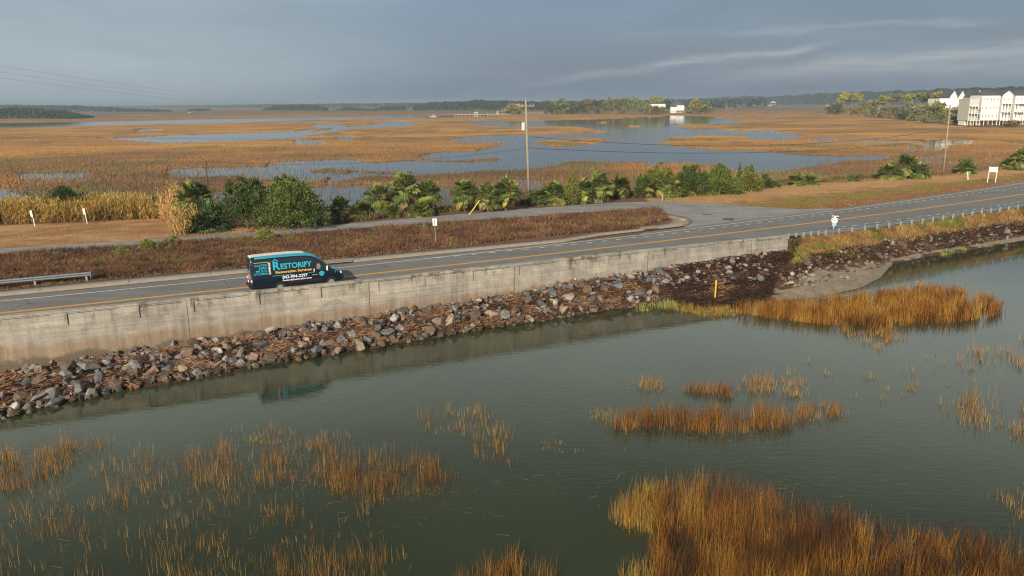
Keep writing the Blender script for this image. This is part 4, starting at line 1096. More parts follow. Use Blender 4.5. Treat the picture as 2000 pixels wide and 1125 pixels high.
    for x in (1.95, 5.70):
        for s in (-1, 1):
            m_ = MB(); n = 26
            arc = [(x + .47 * math.cos(a), .36 + .47 * math.sin(a)) for a in np.linspace(0, math.pi, n)]
            inn = [(x + .41 * math.cos(a), .36 + .41 * math.sin(a)) for a in np.linspace(0, math.pi, n)]
            vs = [(a, s * 1.025, b) for a, b in arc] + [(a, s * 1.025, b) for a, b in inn]
            m_.add(vs, [(i, i + 1, n + i + 1, n + i) for i in range(n - 1)]); m_.build('wheel_arch', navy, e)
            m_ = MB(); m_.add([(a, s * 1.022, b) for a, b in inn], [tuple(range(n))]); m_.build('wheel_well', blk, e)
            m_ = MB(); m_.tube([(x, s * .80, .35), (x, s * .83, .35), (x, s * 1.01, .35), (x, s * 1.035, .35)], [.31, .35, .35, .31], 24); wh = m_.build('wheel', rub, e)
            m_ = MB(); m_.tube([(x, s * 1.02, .35), (x, s * 1.042, .35)], [.225, .215], 20)
            m_.tube([(x, s * 1.03, .35), (x, s * 1.055, .35)], [.075, .06], 12); m_.build('rim', rim, wh)
    m_ = MB(); m_.box((-.04, 0, .52), (.18, 1.86, .22)); m_.build('rear_bumper', blk, e, bevel=.03)
    m_ = MB(); m_.box((6.62, 0, .58), (.22, 1.70, .34)); m_.build('front_bumper', blk, e, bevel=.05)
    m_ = MB(); m_.box((6.68, 0, .86), (.06, 1.1, .22)); m_.build('grille', blk, e)
    for s in (-1, 1):
        m_ = MB(); m_.box((-.006, s * .44, 1.92), (.03, .56, .52)); m_.build('rear_window', gl, e)
    m_ = MB(); m_.box((-.008, 0, 1.55), (.02, .02, 1.9)); m_.build('door_seam', blk, e)
    m_ = MB(); m_.box((-.05, .25, .82), (.03, .34, .16)); m_.build('number_plate', wht, e)
    # lettering
    def tomesh(o, mw):
        me = bpy.data.meshes.new_from_object(o.evaluated_get(bpy.context.evaluated_depsgraph_get())); me.name = 'lettering'
        bpy.data.objects.remove(o); q_ = bpy.data.objects.new('lettering', me); C.objects.link(q_); q_.parent = e; q_.matrix_basis = mw; return q_
    def text(s_, x, z, size, material, align='LEFT', width=None, rot=0, name='lettering', off=.0):
        cu = bpy.data.curves.new(name, 'FONT'); cu.body = s_; cu.size = size; cu.extrude = .004; cu.offset = off; cu.align_x = align; cu.resolution_u = 3
        cu.materials.append(material); o = bpy.data.objects.new(name, cu); C.objects.link(o)
        bpy.context.view_layer.update(); dim = o.dimensions.x
        sx = width / dim if width and dim else 1
        zc = z + size * .35; sl_ = -(hw(z + size * .6, x) - hw(z + .02, x)) / (size * .6 - .02 + 1e-6)
        th_ = math.atan(sl_)
        B = Matrix(((1, 0, 0), (0, math.sin(th_), -math.cos(th_)), (0, math.cos(th_), math.sin(th_)))).to_4x4()
        if rot: B = B @ Matrix.Rotation(rot, 4, 'Z')
        o.matrix_world = Matrix.Translation((x, -(hw(z, x) + .010), z)) @ B @ Matrix.Diagonal((sx, 1, 1, 1))
        o = tomesh(o, o.matrix_world.copy()); return o
    text('WATER', 1.14, 2.06, .225, tealt, 'RIGHT', .92, off=.003); text('FIRE', 1.14, 1.85, .225, tealt, 'RIGHT', .58, off=.003)
    text('MOLD', 1.14, 1.64, .225, tealt, 'RIGHT', .80, off=.003); text('STORM', 1.14, 1.43, .225, tealt, 'RIGHT', .95, off=.003)
    text('DAMAGE', 1.36, 1.42, .21, wht, 'LEFT', .88, rot=math.pi / 2, off=.006)
    text('R', 1.50, 1.72, .86, tealt, 'LEFT', .52, off=.022); text('ESTORIFY', 2.06, 1.75, .56, tealt, 'LEFT', 2.25, off=.016)
    text('Restoration Services', 1.68, 1.43, .27, yel, 'LEFT', 2.60, off=.005)
    text('843-994-2297', 2.15, .99, .33, wht, 'LEFT', 1.82, off=.006); text('RestorifyRestoration.com', 2.15, .80, .17, wht, 'LEFT', 2.1, off=.004)
    patch('logo_house_roof', [(1.50, 2.36), (1.53, 2.32), (1.72, 2.47), (1.92, 2.32), (1.95, 2.36), (1.72, 2.54)], tealt, .011)
    patch('graphic_line', [(.22, 2.34), (1.30, 2.34), (1.30, 2.37), (.22, 2.37)], yel, .008); patch('graphic_line', [(1.45, 1.25), (2.9, 1.25), (2.9, 1.29), (1.45, 1.29)], teal, .008)
    patch('graphic_line', [(4.05, 1.24), (4.5, 1.24), (4.5, 1.27), (4.05, 1.27)], tealt, .008); patch('graphic_line', [(4.3, 1.03), (4.7, 1.03), (4.7, 1.06), (4.3, 1.06)], yel, .008)
    patch('round_badge', [(5.02 + .19 * math.cos(a), 1.10 + .19 * math.sin(a)) for a in np.linspace(0, 6.1, 20)], tealt, .009)
    patch('badge_mark', [(4.92, 1.06), (5.12, 1.06), (5.12, 1.12), (5.02, 1.20), (4.92, 1.12)], teal, .014)
    for (z, hgt_, w_, mt) in ((1.52, .16, 1.3, tealt), (1.34, .10, 1.2, yel), (1.18, .07, .9, wht), (1.05, .06, 1.0, wht)):
        cu = bpy.data.curves.new('lettering', 'FONT'); cu.body = {1.52: 'RESTORIFY', 1.34: 'Restoration Services', 1.18: '843-994-2297', 1.05: 'RestorifyRestoration.com'}[z]
        cu.size = hgt_ * 1.3; cu.extrude = .003; cu.offset = .003; cu.align_x = 'CENTER'; cu.resolution_u = 2; cu.materials.append(mt); o = bpy.data.objects.new('lettering', cu); C.objects.link(o)
        bpy.context.view_layer.update(); sx = w_ / max(o.dimensions.x, .01)
        o = tomesh(o, Matrix.Translation((-.018, 0, z)) @ Matrix(((0, 0, -1), (-1, 0, 0), (0, 1, 0))).to_4x4() @ Matrix.Diagonal((sx, 1, 1, 1)))
van()

# ================================================================== GUARDRAILS
def guardrail(name, label, f, x0, xsP, zb, side, zf=None, end=False):
    """f: line function; side: +1 rail on the far side of the posts"""
    e = empty(name, (x0, float(f(x0)), zb), 0, label, 'guardrail')
    inv = Matrix.Translation(-e.location)
    xs = np.arange(x0, xsP[-1] + 1.2, 1.0); prof = [(0, .78), (.05, .74), (.085, .69), (.05, .64), (.0, .615), (.0, .60), (.05, .57), (.085, .52), (.05, .47), (0, .44)]
    vs = []; m_ = len(prof)
    for x in xs:
        dy = (float(f(x + .2)) - float(f(x - .2))) / .4; L = math.hypot(1, dy); nx, ny = -dy / L, 1 / L
        for o_, z in prof: vs.append((x + nx * side * (.09 + o_), float(f(x)) + ny * side * (.09 + o_), zb + z))
    for x in xs:
        dy = (float(f(x + .2)) - float(f(x - .2))) / .4; L = math.hypot(1, dy); nx, ny = -dy / L, 1 / L
        for o_, z in prof: vs.append((x + nx * side * (.085 + o_), float(f(x)) + ny * side * (.085 + o_), zb + z))
    n = len(xs); fs = [(i * m_ + j, i * m_ + j + 1, (i + 1) * m_ + j + 1, (i + 1) * m_ + j) for i in range(n - 1) for j in range(m_ - 1)]
    fs += [tuple(q + n * m_ for q in reversed(g)) for g in fs]
    mb = MB(); mb.add(vs, fs); o = mb.build('rail', M['steel'], e); o.matrix_parent_inverse = inv
    for x in xsP:
        dy = (float(f(x + .2)) - float(f(x - .2))) / .4; a = math.atan(dy); mb = MB()
        mb.box((x, float(f(x)), zb + .18), (.15, .15, 1.12), a); mb.box((x, float(f(x)) , zb + .745), (.16, .16, .02), a)
        o = mb.build('post', M['postwood'], e); o.matrix_parent_inverse = inv
    if end:
        x = xs[-1]; mb = MB(); pr = [(x, float(f(x)) + side * .1, zb + .1), (x + .25, float(f(x)) + side * .2, zb + .1), (x + .25, float(f(x)) + side * .2, zb + .95), (x, float(f(x)) + side * .1, zb + .95)]
        mb.box((x + .1, float(f(x)) + side * .15, zb + .60), (.06, .5, .62), .3); o = mb.build('end_terminal', M['steel'], e, bevel=.02); o.matrix_parent_inverse = inv
yGR = lambda x: yNW(x) - 1.15
xsP = [un(1552, 476, 2.9)[0] + .92 * i for i in range(6)]
while xsP[-1] < 120: xsP.append(xsP[-1] + 1.78)
guardrail('guardrail', 'long galvanised guardrail running from the wall end along the grassy bank', yGR, xsP[0] - .8, xsP, 2.88, 1)
yGL = line([(0, 565), (110, 555), (170, 549)], 3.0, 1)
gl_x = [un(170, 549, 3.0)[0] - 2.0 * 1.62 * i for i in range(8)][::-1]
guardrail('guardrail', 'short galvanised guardrail section beside the sidewalk behind the left end of the road', yGL, gl_x[0], gl_x, 2.98, -1, end=True)

# ================================================================== POLES AND WIRES
def utility_pole(label, bx_, by_, z0, ytop, xtop, r=.17, arm=2.2, trans=False, mt='pole', wooden=True, name='utility_pole'):
    X_, Y_ = un(bx_, by_, z0); h = hfor(X_, Y_, z0, ytop); e = empty(name, (X_, Y_, z0), 0, label, 'utility pole')
    sx_ = (xtop - float(pja(np.array(X_), np.array(Y_), z0 + h)[0])) / scl(Y_)
    mb = MB(); mb.tube([(0, 0, -.6), (sx_ * .5, 0, h * .5), (sx_, 0, h)], [r, r * .85, r * .68], 12); mb.build('shaft', M[mt], e, smooth=True)
    if arm:
        for dz in ((.75,) if not trans else (.75,)):
            mb = MB(); mb.box((sx_, -.18, h - dz), (arm, .09, .12), -.12); ca = mb.build('crossarm', M['timber'], e)
            for q in (-.45, -.2, .25, .46):
                mb = MB(); mb.tube([(sx_ + arm * q, -.18 - math.sin(.12) * arm * q, h - dz + .05), (sx_ + arm * q, -.18 - math.sin(.12) * arm * q, h - dz + .14), (sx_ + arm * q, -.18 - math.sin(.12) * arm * q, h - dz + .32)], [.02, .06, .03], 8); mb.build('insulator', M['porcelain'], ca)
        mb = MB(); mb.tube([(sx_, 0, h), (sx_, 0, h + .15), (sx_, 0, h + .35)], [.03, .07, .03], 8); mb.build('insulator', M['porcelain'], e)
    if trans:
        zt = h - 3.5
        mb = MB(); mb.tube([(sx_ * .8 - .42, -.1, zt - .5), (sx_ * .8 - .42, -.1, zt + .45), (sx_ * .8 - .42, -.1, zt + .52)], [.27, .27, .18], 14); tr = mb.build('transformer', M['transformer'], e, smooth=False)
        for q in (-.1, .1):
            mb = MB(); mb.tube([(sx_ * .8 - .42 + q, -.1, zt + .5), (sx_ * .8 - .42 + q, -.1, zt + .75)], [.045, .03], 8); mb.build('bushing', M['porcelain'], tr)
        mb = MB(); mb.box((sx_ * .8 - .18, -.05, zt), (.14, .06, .5)); mb.build('bracket', M['steel'], e)
    return X_, Y_, z0, h
PC = utility_pole('tall weathered utility pole with a transformer and crossarm behind the path', 1034, 403, 2.6, 196, 1027, .19, 2.3, True)
PR = utility_pole('leaning wooden utility pole with a crossarm beside the right palmettos', 1842, 342, 2.6, 205, 1856, .19, 2.6)
PS = utility_pole('short dark bare wooden pole rising behind the left palmettos', 409, 424, 1.5, 313, 401.5, .15, 0, False, 'darkpole')
utility_pole('distant utility pole standing in the marsh right of the white island house', 1419.5, 222, .4, 203, 1419.5, .3, 3.6)
utility_pole('small distant pole just right of the distant marsh utility pole', 1423, 221, .4, 213, 1423, .25, 0)
def wire(label, a, b, sag, r=.018, mt='wire', n=28, name='power_line'):
    a, b = Vector(a), Vector(b); pts = [a.lerp(b, k / n) - Vector((0, 0, sag * 4 * (k / n) * (1 - k / n))) for k in range(n + 1)]
    mb = MB(); mb.tube(pts, r, 5); return tag(mb.build(name, M[mt]), label, 'wire')
def onpole(P, py): return (P[0], P[1], P[2] + hfor(P[0], P[1], P[2], py))
c267, c289, r252, r271, sT = onpole(PC, 267), onpole(PC, 289), onpole(PR, 252), onpole(PR, 271), onpole(PS, 316)
wire('upper dark cable sagging between the middle and right utility poles', c267, r252, 2.1, .03)
wire('lower dark cable sagging between the middle and right utility poles', c289, r271, 1.55, .03)
wire('cable sagging from the middle utility pole to the short dark pole', c289, sT, 1.1, .022)
wire('thin cable running from the middle utility pole up and away to the left', onpole(PC, 262), pt(-260, 240, 210), 2.0, .022)
wire('cable running on past the right utility pole', r271, pt(2160, 266, 190), .5, .03)
for k, (ya, yb, w_) in enumerate(((127, 193, 'uppermost'), (140, 196, 'middle'), (152, 198, 'lowest'))):
    wire(f'{w_} of the three faint transmission lines crossing the sky at upper left', pt(-60, ya - 8, 330), pt(720, yb + 1, 1900), 14, .035, 'farwire', 40)
mb = MB(); mb.tube([(0, 0, 0), (.02, 0, .22)], [.16, .14], 8)
fl = mb.build('cable_splice', M['black']); fl.parent = None; bpy.data.objects.remove(fl)

# ================================================================== SIGNS AND MARKERS
def sign(name, label, cat, bx_, by_, z0, ytop, build, lean=0, yaw=0):
    X_, Y_ = un(bx_, by_, z0); h = hfor(X_, Y_, z0, ytop); e = empty(name, (X_, Y_, z0), 0, label, cat); e.rotation_euler = (0, lean, yaw); build(e, h); return e
def part(e, name, mt, fn, bevel=0):
    mb = MB(); fn(mb); return mb.build(name, M[mt], e, bevel=bevel)
def b_back(e, h):
    part(e, 'pole', 'steel', lambda m_: m_.box((0, 0, h * .45), (.06, .05, h * .9 + .3)))
    p = part(e, 'panel', 'white', lambda m_: m_.box((0, .05, h - .36), (.46, .02, .72)), .004)
    part(p, 'brace', 'steel', lambda m_: m_.box((0, .028, h - .38), (.09, .012, .52)))
sign('road_sign', 'narrow white sign seen from the back on a thin pole in the brown weeds', 'sign', 851.5, 480, ZL, 427, b_back, -.03, -.25)
def b_mark(e, h):
    part(e, 'post', 'white', lambda m_: m_.box((.04, 0, h * .4), (.10, .05, h * .8 + .2)))
    p = part(e, 'panel', 'white', lambda m_: m_.box((-.03, -.04, h - .36), (.34, .02, .72)), .004)
    part(p, 'lettering', 'grey_siding', lambda m_: [m_.box((-.03, -.053, h - .18 - .09 * k), (.2, .004, .03)) for k in range(3)])
sign('marker_post', 'leftmost white marker sign leaning in front of the yellow cane', 'marker', 68, 442, ZL, 411, b_mark, -.13, -.3)
sign('marker_post', 'second white marker sign leaning in front of the yellow cane further right', 'marker', 170, 437, ZL, 407, b_mark, -.10, -.3)
def b_route(e, h):
    part(e, 'pole', 'white', lambda m_: m_.box((0, .03, h * .42), (.07, .05, h * .85 + .3)))
    def shield(m_):
        pts = [(-.30, -.33), (.30, -.33), (.36, -.05), (.28, .10), (.37, .30), (.2, .36), (0, .30), (-.2, .37), (-.37, .30), (-.28, .10), (-.36, -.05)]
        m_.add([(x, -.02, h - .38 + z) for x, z in pts] + [(x, .0, h - .38 + z) for x, z in pts], [tuple(range(11)), tuple(range(21, 10, -1))] + [(i, (i + 1) % 11, 11 + (i + 1) % 11, 11 + i) for i in range(11)])
    p = part(e, 'panel', 'white', shield)
    for dx, dz, rx, rz_ in ((-.21, .20, .10, .09), (.21, .17, .12, .09), (-.20, -.02, .05, .10), (.24, -.08, .05, .08), (-.04, -.22, .11, .04)):
        part(p, 'dark_mark', 'black', lambda m_: m_.add([(dx + rx * math.cos(a), -.026, h - .38 + dz + rz_ * math.sin(a)) for a in np.linspace(0, 6.0, 14)], [tuple(range(14))]))
    part(e, 'lower_panel', 'blue', lambda m_: m_.box((0, -.01, h - .95), (.42, .02, .36)), .004)
    part(e, 'middle_panel', 'white', lambda m_: m_.box((0, -.012, h - .74), (.56, .02, .10)), .004)
sign('route_sign', 'white shield-shaped sign with black marks and a light blue plate behind the guardrail', 'sign', 1627, 456, 2.95, 420.5, b_route, .04, -.1)
def b_board(e, h):
    for q in (-.62, .62): part(e, 'post', 'white', lambda m_: m_.box((q, 0, h * .5), (.12, .10, h + .2)))
    part(e, 'panel', 'white', lambda m_: m_.box((0, -.06, h - .42), (1.36, .04, .80)), .006)
    part(e, 'top_rail', 'grey_siding', lambda m_: m_.box((0, -.03, h + .02), (1.5, .10, .06)))
sign('notice_board', 'white notice board on two white posts beside the road at far right', 'sign', 1936, 356.5, ZL, 326.5, b_board, .03, -.2)
def b_pipe(e, h):
    part(e, 'pipe', 'white', lambda m_: m_.tube([(0, 0, -.2), (-.28, 0, h)], .10, 10)); part(e, 'rim', 'grey_siding', lambda m_: m_.tube([(-.275, 0, h - .02), (-.285, 0, h + .02)], .115, 10))
sign('marker_pipe', 'short leaning white pipe marker in front of a single palmetto', 'marker', 1891, 351, ZL, 335, b_pipe)
def b_wood(e, h):
    part(e, 'post', 'timber', lambda m_: m_.box((0, 0, h * .5), (.2, .2, h + .2)), .02); part(e, 'cap', 'timber', lambda m_: m_.box((0, 0, h + .12), (.23, .23, .04)))
sign('wooden_post', 'short square wooden post between the junction and the palmetto thicket', 'post', 1293.5, 392.5, ZL, 380.5, b_wood)
def b_ymk(e, h):
    part(e, 'post', 'yellow', lambda m_: m_.tube([(0, 0, -.6), (0, 0, h)], .07, 12)); part(e, 'cap', 'yellow', lambda m_: m_.tube([(0, 0, h + .001), (0, 0, h + .05)], [.075, .035], 12))
sign('yellow_marker_post', 'bright yellow marker post standing at the edge of the water', 'marker', 1396, 590, .0, 548, b_ymk, .02)
X1, Y1 = un(916, 420, ZL); mb = MB(); mb.tube([(X1, Y1 - .2, ZL), (X1 + 1.35, Y1 + .5, ZL + 1.75)], .09, 4); o = mb.build('plank', M['yellow']); tag(o, 'yellow plank leaning against the palmetto trunk', 'plank')
M['yplank'] = plain('weathered_yellow', (.55, .38, .09), .8, var=.2); o.data.materials[0] = M['yplank']

# ================================================================== PALMETTOS
GP = {'young': (.25, .29, .075), 'mid': (.095, .135, .038), 'old': (.38, .31, .075), 'dead': (.30, .20, .11)}
def palm(px_, by_, ty_, wpx, label, tint=1.0, blue=0, sk=1.0, trunk=None):
    X_, Y_ = un(px_, by_, ZL - .25 if px_ < 1700 else ZL - .2); z0 = ZL - .25; h = hfor(X_, Y_, z0, ty_); R_ = wpx / 2 / scl(Y_) * (1.28 if px_ < 1250 else 1.1)
    e = empty('palmetto', (X_, Y_, z0), RNG.uniform(0, 6), label, 'palm', 'palmettos along the far edge of the causeway')
    rr = np.random.default_rng(int(px_ * 7 + ty_)); ch = max(.35, h - R_ * .85)
    mb = MB(); mb.tube([(0, 0, -.4), (.05, 0, ch * .5), (0, 0, ch + .2)], [.24, .22, .20], 9, (.16, .115, .085))
    for k in range(int(14 * ch + 8)):
        a = rr.uniform(0, 6.28); z = rr.uniform(.1, ch); c_ = np.array((.26, .16, .10)) * rr.uniform(.5, 1.3); u = Vector((math.cos(a), math.sin(a), 0)); w_ = Vector((-u.y, u.x, 0)) * .05
        b0 = u * .18 + Vector((0, 0, z)); b1 = u * rr.uniform(.36, .52) + Vector((0, 0, z + rr.uniform(.2, .45)))
        mb.add([b0 - w_ * 1.6, b0 + w_ * 1.6, b1 + w_, b1 - w_], [(0, 1, 2, 3)], tuple(c_))
    mb.build('trunk', M['boot'], e)
    def fronds(n, e0, e1, cols, name, lf):
        V = []; T = []; Fc = []
        for k in range(n):
            az_ = rr.uniform(0, 6.283); el_ = math.radians(rr.uniform(e0, e1)); L = R_ * rr.uniform(.42, .70); fl_ = R_ * rr.uniform(.30, .44) * lf
            u = np.array([math.cos(az_) * math.cos(el_), math.sin(az_) * math.cos(el_), math.sin(el_)])
            base = np.array([0, 0, ch + rr.uniform(-.1, .15)]); hub = base + u * L - np.array([0, 0, .12 * L])
            side = np.array([-math.sin(az_), math.cos(az_), 0]); side = side + rr.normal(0, .2, 3); side /= np.linalg.norm(side)
            fwd = u * .9 - np.array([0, 0, .25 + .25 * (el_ < 0)]); fwd /= np.linalg.norm(fwd); nrm = np.cross(side, fwd)
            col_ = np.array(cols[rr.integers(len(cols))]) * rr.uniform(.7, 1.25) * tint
            if blue: col_ = col_ * np.array([.75, 1.0, 1.35])
            b = len(V); V += [base - side * .02, base + side * .02, hub + side * .02, hub - side * .02]; T += [col_] * 4; Fc.append((b, b + 1, b + 2, b + 3))
            m_ = 13
            for j in range(m_):
                a = (j / (m_ - 1) - .5) * math.radians(210); d = fwd * math.cos(a) + side * math.sin(a); s2 = -fwd * math.sin(a) + side * math.cos(a)
                ll = fl_ * (1 - .25 * abs(a) / 1.9) * rr.uniform(.85, 1.1); w_ = fl_ * .095
                mid = hub + d * ll * .55 + nrm * .05 * (1 if j % 2 else -1); tip = hub + d * ll - np.array([0, 0, ll * rr.uniform(.10, .38)])
                b = len(V); V += [hub, mid - s2 * w_, mid + s2 * w_, tip]; cc_ = col_ * rr.uniform(.88, 1.12); T += [cc_] * 3 + [cc_ * 1.15]; Fc.append((b, b + 1, b + 3, b + 2))
        return np_mesh(name, np.array(V), np.array(Fc), M['leaf'], e, np.array(T))
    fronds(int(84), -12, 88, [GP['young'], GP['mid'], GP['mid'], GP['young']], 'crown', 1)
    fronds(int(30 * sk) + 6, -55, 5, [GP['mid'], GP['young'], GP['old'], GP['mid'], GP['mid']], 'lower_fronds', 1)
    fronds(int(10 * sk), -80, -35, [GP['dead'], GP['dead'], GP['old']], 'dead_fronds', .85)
PALMS = [(386, 446, 352, 74, 'dark olive palm with a rounded head behind the squat blue-green palmetto', .75), (402, 454, 392, 104, 'squat blue-green palmetto at the path edge beside the orange cane', .8, 1),
 (667, 432, 383, 46, 'dark palmetto just right of the big green shrubs', .55), (705, 430, 392, 42, 'low dark palmetto between the taller dark palmetto and the tall palm clump', .6),
 (740, 425, 358, 56, 'left palm of the tall clump left of the white road sign'), (790, 424, 335, 62, 'tallest palmetto of the left clump with a pale green rounded head'), (837, 421, 350, 52, 'right palm of the tall clump with its head reaching toward the gap'),
 (765, 427, 397, 40, 'low palmetto with a drooping yellow frond at the foot of the tall clump'), (822, 426, 388, 50, 'low bright palmetto fanning out at the right foot of the tall clump'),
 (908, 417, 349, 52, 'palmetto with a fat shaggy trunk behind the yellow plank'), (952, 417, 355, 52, 'left palmetto of the pair left of the utility pole'), (989, 415, 344, 54, 'right palmetto of the pair left of the utility pole'),
 (1052, 404, 367, 34, 'low dark palmetto directly right of the utility pole', .7), (1083, 403, 351, 54, 'palmetto with yellow lower fronds second right of the utility pole'),
 (1141, 401, 347, 44, 'bushy palmetto at the left of the pair beside the small cedar', .95), (1167, 398, 334, 56, 'large silvery palmetto right of the small cedar'),
 (1212, 390, 342, 42, 'single dark palmetto on a bare trunk with water behind', .6, 0, 1.6), (1262, 389, 342, 44, 'leftmost palmetto of the long thicket right of the single palm'), (1292, 387, 335, 54, 'large palmetto at the front of the long thicket above the wooden post'),
 (1320, 388, 352, 44, 'low palmetto with dead fronds right of the wooden post', .9), (1348, 384, 356, 36, 'small yellowish palmetto in the middle of the long thicket'), (1392, 382, 347, 46, 'pale palmetto in front of the bright cedar in the long thicket'),
 (1440, 377, 344, 32, 'thin palmetto near the right end of the long thicket'), (1466, 376, 356, 24, 'tiny palmetto under the last tall cedar of the thicket'), (1512, 369, 350, 26, 'little yellow-green palmetto past the right end of the thicket'),
 (1553, 365, 336, 36, 'left of the two small palmettos standing alone on the right verge'), (1583, 363, 338, 36, 'right of the two small palmettos standing alone on the right verge'), (1667, 356, 342, 24, 'tiny lone palmetto on the right verge'),
 (1735, 352, 316, 52, 'left palmetto of the rounded clump left of the leaning pole'), (1767, 351, 299, 50, 'tallest palmetto of the rounded clump left of the leaning pole'), (1796, 351, 316, 44, 'right palmetto of the rounded clump left of the leaning pole'),
 (1883, 341, 309, 46, 'single round palmetto behind the white pipe marker'), (1972, 333, 303, 40, 'left palmetto of the pair at the right edge of the frame', 1.1), (1995, 334, 285, 48, 'right palmetto of the pair at the right edge of the frame', 1.1)]
for a in PALMS: palm(*a)

# ================================================================== SHRUBS AND TREES
def foliage(name, e, lobes, n, ls, cols, material, up=.3, seed=0, spiky=0, hollow=.55):
    """leaf sprays gathered in clumps over the lobes (centre, radii)"""
    rr = np.random.default_rng(seed); vol = np.array([l[1][0] * l[1][1] * l[1][2] for l in lobes]) ** .67; per = (n * vol / vol.sum()).astype(int) + 5
    V = []; T = []
    for (c, rad), m_ in zip(lobes, per):
        nc = max(6, m_ // 26); d = rr.normal(0, 1, (nc, 3)); d /= np.linalg.norm(d, axis=1)[:, None]; d[:, 2] = np.where(d[:, 2] < -.5, -d[:, 2], d[:, 2])
        r = rr.uniform(hollow, 1.06, nc)[:, None]; cc = np.array(c) + d * r * np.array(rad); tone = rr.uniform(0, 1, nc); csz = rr.uniform(.10, .26, nc) * np.mean(rad)
        i = rr.integers(0, nc, m_); off = rr.normal(0, 1, (m_, 3)); p = cc[i] + off * csz[i][:, None] * np.array([1, 1, .7 + spiky])
        dirv = d[i] * .7 + rr.normal(0, .6, (m_, 3)) + np.array([0, 0, up + spiky]); dirv /= np.linalg.norm(dirv, axis=1)[:, None]
        sv = np.cross(dirv, rr.normal(0, 1, (m_, 3))); sv /= np.linalg.norm(sv, axis=1)[:, None] + 1e-6
        L = ls * rr.uniform(.6, 1.5, m_)[:, None]; w_ = L * .27
        V.append(np.stack([p - sv * w_ * .3, p + dirv * L * .5 - sv * w_, p + dirv * L, p + dirv * L * .5 + sv * w_], 1))
        t_ = np.clip(tone[i] + rr.normal(0, .18, m_), 0, 1)[:, None]; cA, cB = np.array(cols[0]), np.array(cols[1]); c_ = (cA * (1 - t_) + cB * t_) * rr.uniform(.8, 1.2, (m_, 1)); T.append(np.repeat(c_[:, None], 4, 1))
    V = np.concatenate(V); T = np.concatenate(T); b = np.arange(len(V))[:, None] * 4
    return np_mesh(name, V.reshape(-1, 3), b + np.array([[0, 1, 2, 3]]), material, e, T.reshape(-1, 3))
def trunk_limbs(e, h, r, tops, name='trunk', mt='bark'):
    mb = MB(); rr = random.Random(int(h * 100)); mb.tube([(0, 0, -.3), (rr.uniform(-.05, .05) * h, 0, h * .35), (rr.uniform(-.08, .08) * h, 0, h * .65)], [r, r * .75, r * .4], 8)
    for t_ in tops:
        mb.tube([(0, 0, h * rr.uniform(.15, .4)), (t_[0] * .5, t_[1] * .5, t_[2] * .7), t_], [r * .45, r * .3, r * .12], 6)
    mb.build(name, M[mt], e)
def shrub(px_, by_, ty_, wpx, label, cols, n=5000, ls=.2, nl=7, spiky=0, cat='shrub', name='shrub', group=None):
    X_, Y_ = un(px_, by_, ZL - .1); z0 = ZL - .15; h = hfor(X_, Y_, z0, ty_); R_ = wpx / 2 / scl(Y_); e = empty(name, (X_, Y_ + R_ * .35, z0), 0, label, cat, group)
    rr = random.Random(int(px_ * 3 + wpx)); lobes = []
    for k in range(nl):
        a = rr.uniform(0, 6.28); d = rr.uniform(.15, .62) * R_; hh = h * rr.uniform(.22, .60); rad = R_ * rr.uniform(.26, .42); rz_ = min(rad * rr.uniform(.8, 1.3), h - hh)
        lobes.append(((math.cos(a) * d, math.sin(a) * d * .8, hh), (rad, rad, max(rz_, .2))))
    for k in range(nl * 3):
        a = rr.uniform(0, 6.28); d = rr.uniform(0, .92) * R_; top_ = h * (1 - .45 * (d / R_) ** 1.5) * rr.uniform(.82, 1.02); lobes.append(((math.cos(a) * d, math.sin(a) * d * .8, max(top_ - h * .12, .2)), (R_ * rr.uniform(.07, .12), R_ * .10, h * rr.uniform(.09, .16))))
    lobes.append(((0, 0, h * .28), (R_ * .85, R_ * .8, h * .28)))
    trunk_limbs(e, h, .08 + h * .015, [l[0] for l in lobes[:4]])
    foliage('foliage', e, lobes, int(n * 1.7), ls * .95, cols, M['leaf'], seed=int(px_), spiky=spiky + .15, up=.45, hollow=.7)
DG = [(.032, .058, .018), (.105, .15, .036)]; BG = [(.05, .088, .022), (.185, .235, .055)]; OL = [(.085, .10, .022), (.25, .245, .05)]; YG = [(.17, .20, .045), (.34, .36, .10)]; GR = [(.13, .16, .07), (.26, .29, .13)]
shrub(120, 422, 361, 92, 'dark green rounded shrub behind the yellow cane', [(.022, .045, .014), (.055, .095, .025)], 4500, .2)
shrub(300, 420, 384, 30, 'small dark shrub half hidden by the cane left of the palms', [(.022, .045, .014), (.055, .095, .025)], 1200, .2, 4)
shrub(340, 420, 378, 26, 'small dark shrub between the cane stand and the olive palm', [(.022, .045, .014), (.055, .095, .025)], 1200, .2, 4)
shrub(478, 450, 339, 124, 'tall dark green shrub between the palms and the big bright shrub', DG, 9000, .21, 9, .25)
shrub(556, 452, 344, 150, 'biggest bright green feathery shrub behind the path above the van', BG, 16000, .21, 12, .25)
shrub(614, 451, 378, 60, 'low right flank of the big bright shrub, its shade painted in dark green', DG, 3000, .2, 5)  # shaded side of the bright shrub, put into darker leaf colours
shrub(1036, 404, 370, 22, 'small dark shrub at the foot of the middle utility pole', DG, 1200, .2, 4)
shrub(1119, 402, 335, 28, 'narrow pointed olive cedar between two palmettos', OL, 2600, .2, 5, .9, 'tree', 'cedar')
shrub(1252, 389, 337, 26, 'dark narrow cedar at the left end of the long thicket', DG, 2200, .2, 4, .6, 'tree', 'cedar')
shrub(1287, 380, 317, 74, 'olive yellow-green cedar rising behind the large palmetto of the thicket', OL, 6500, .2, 8, .5, 'tree', 'cedar')
shrub(1352, 385, 317, 66, 'dark green cedar in the middle of the long thicket', DG, 6500, .2, 8, .5, 'tree', 'cedar')
shrub(1407, 383, 319, 62, 'bright green cedar right of the thicket middle', BG, 6500, .2, 8, .5, 'tree', 'cedar')
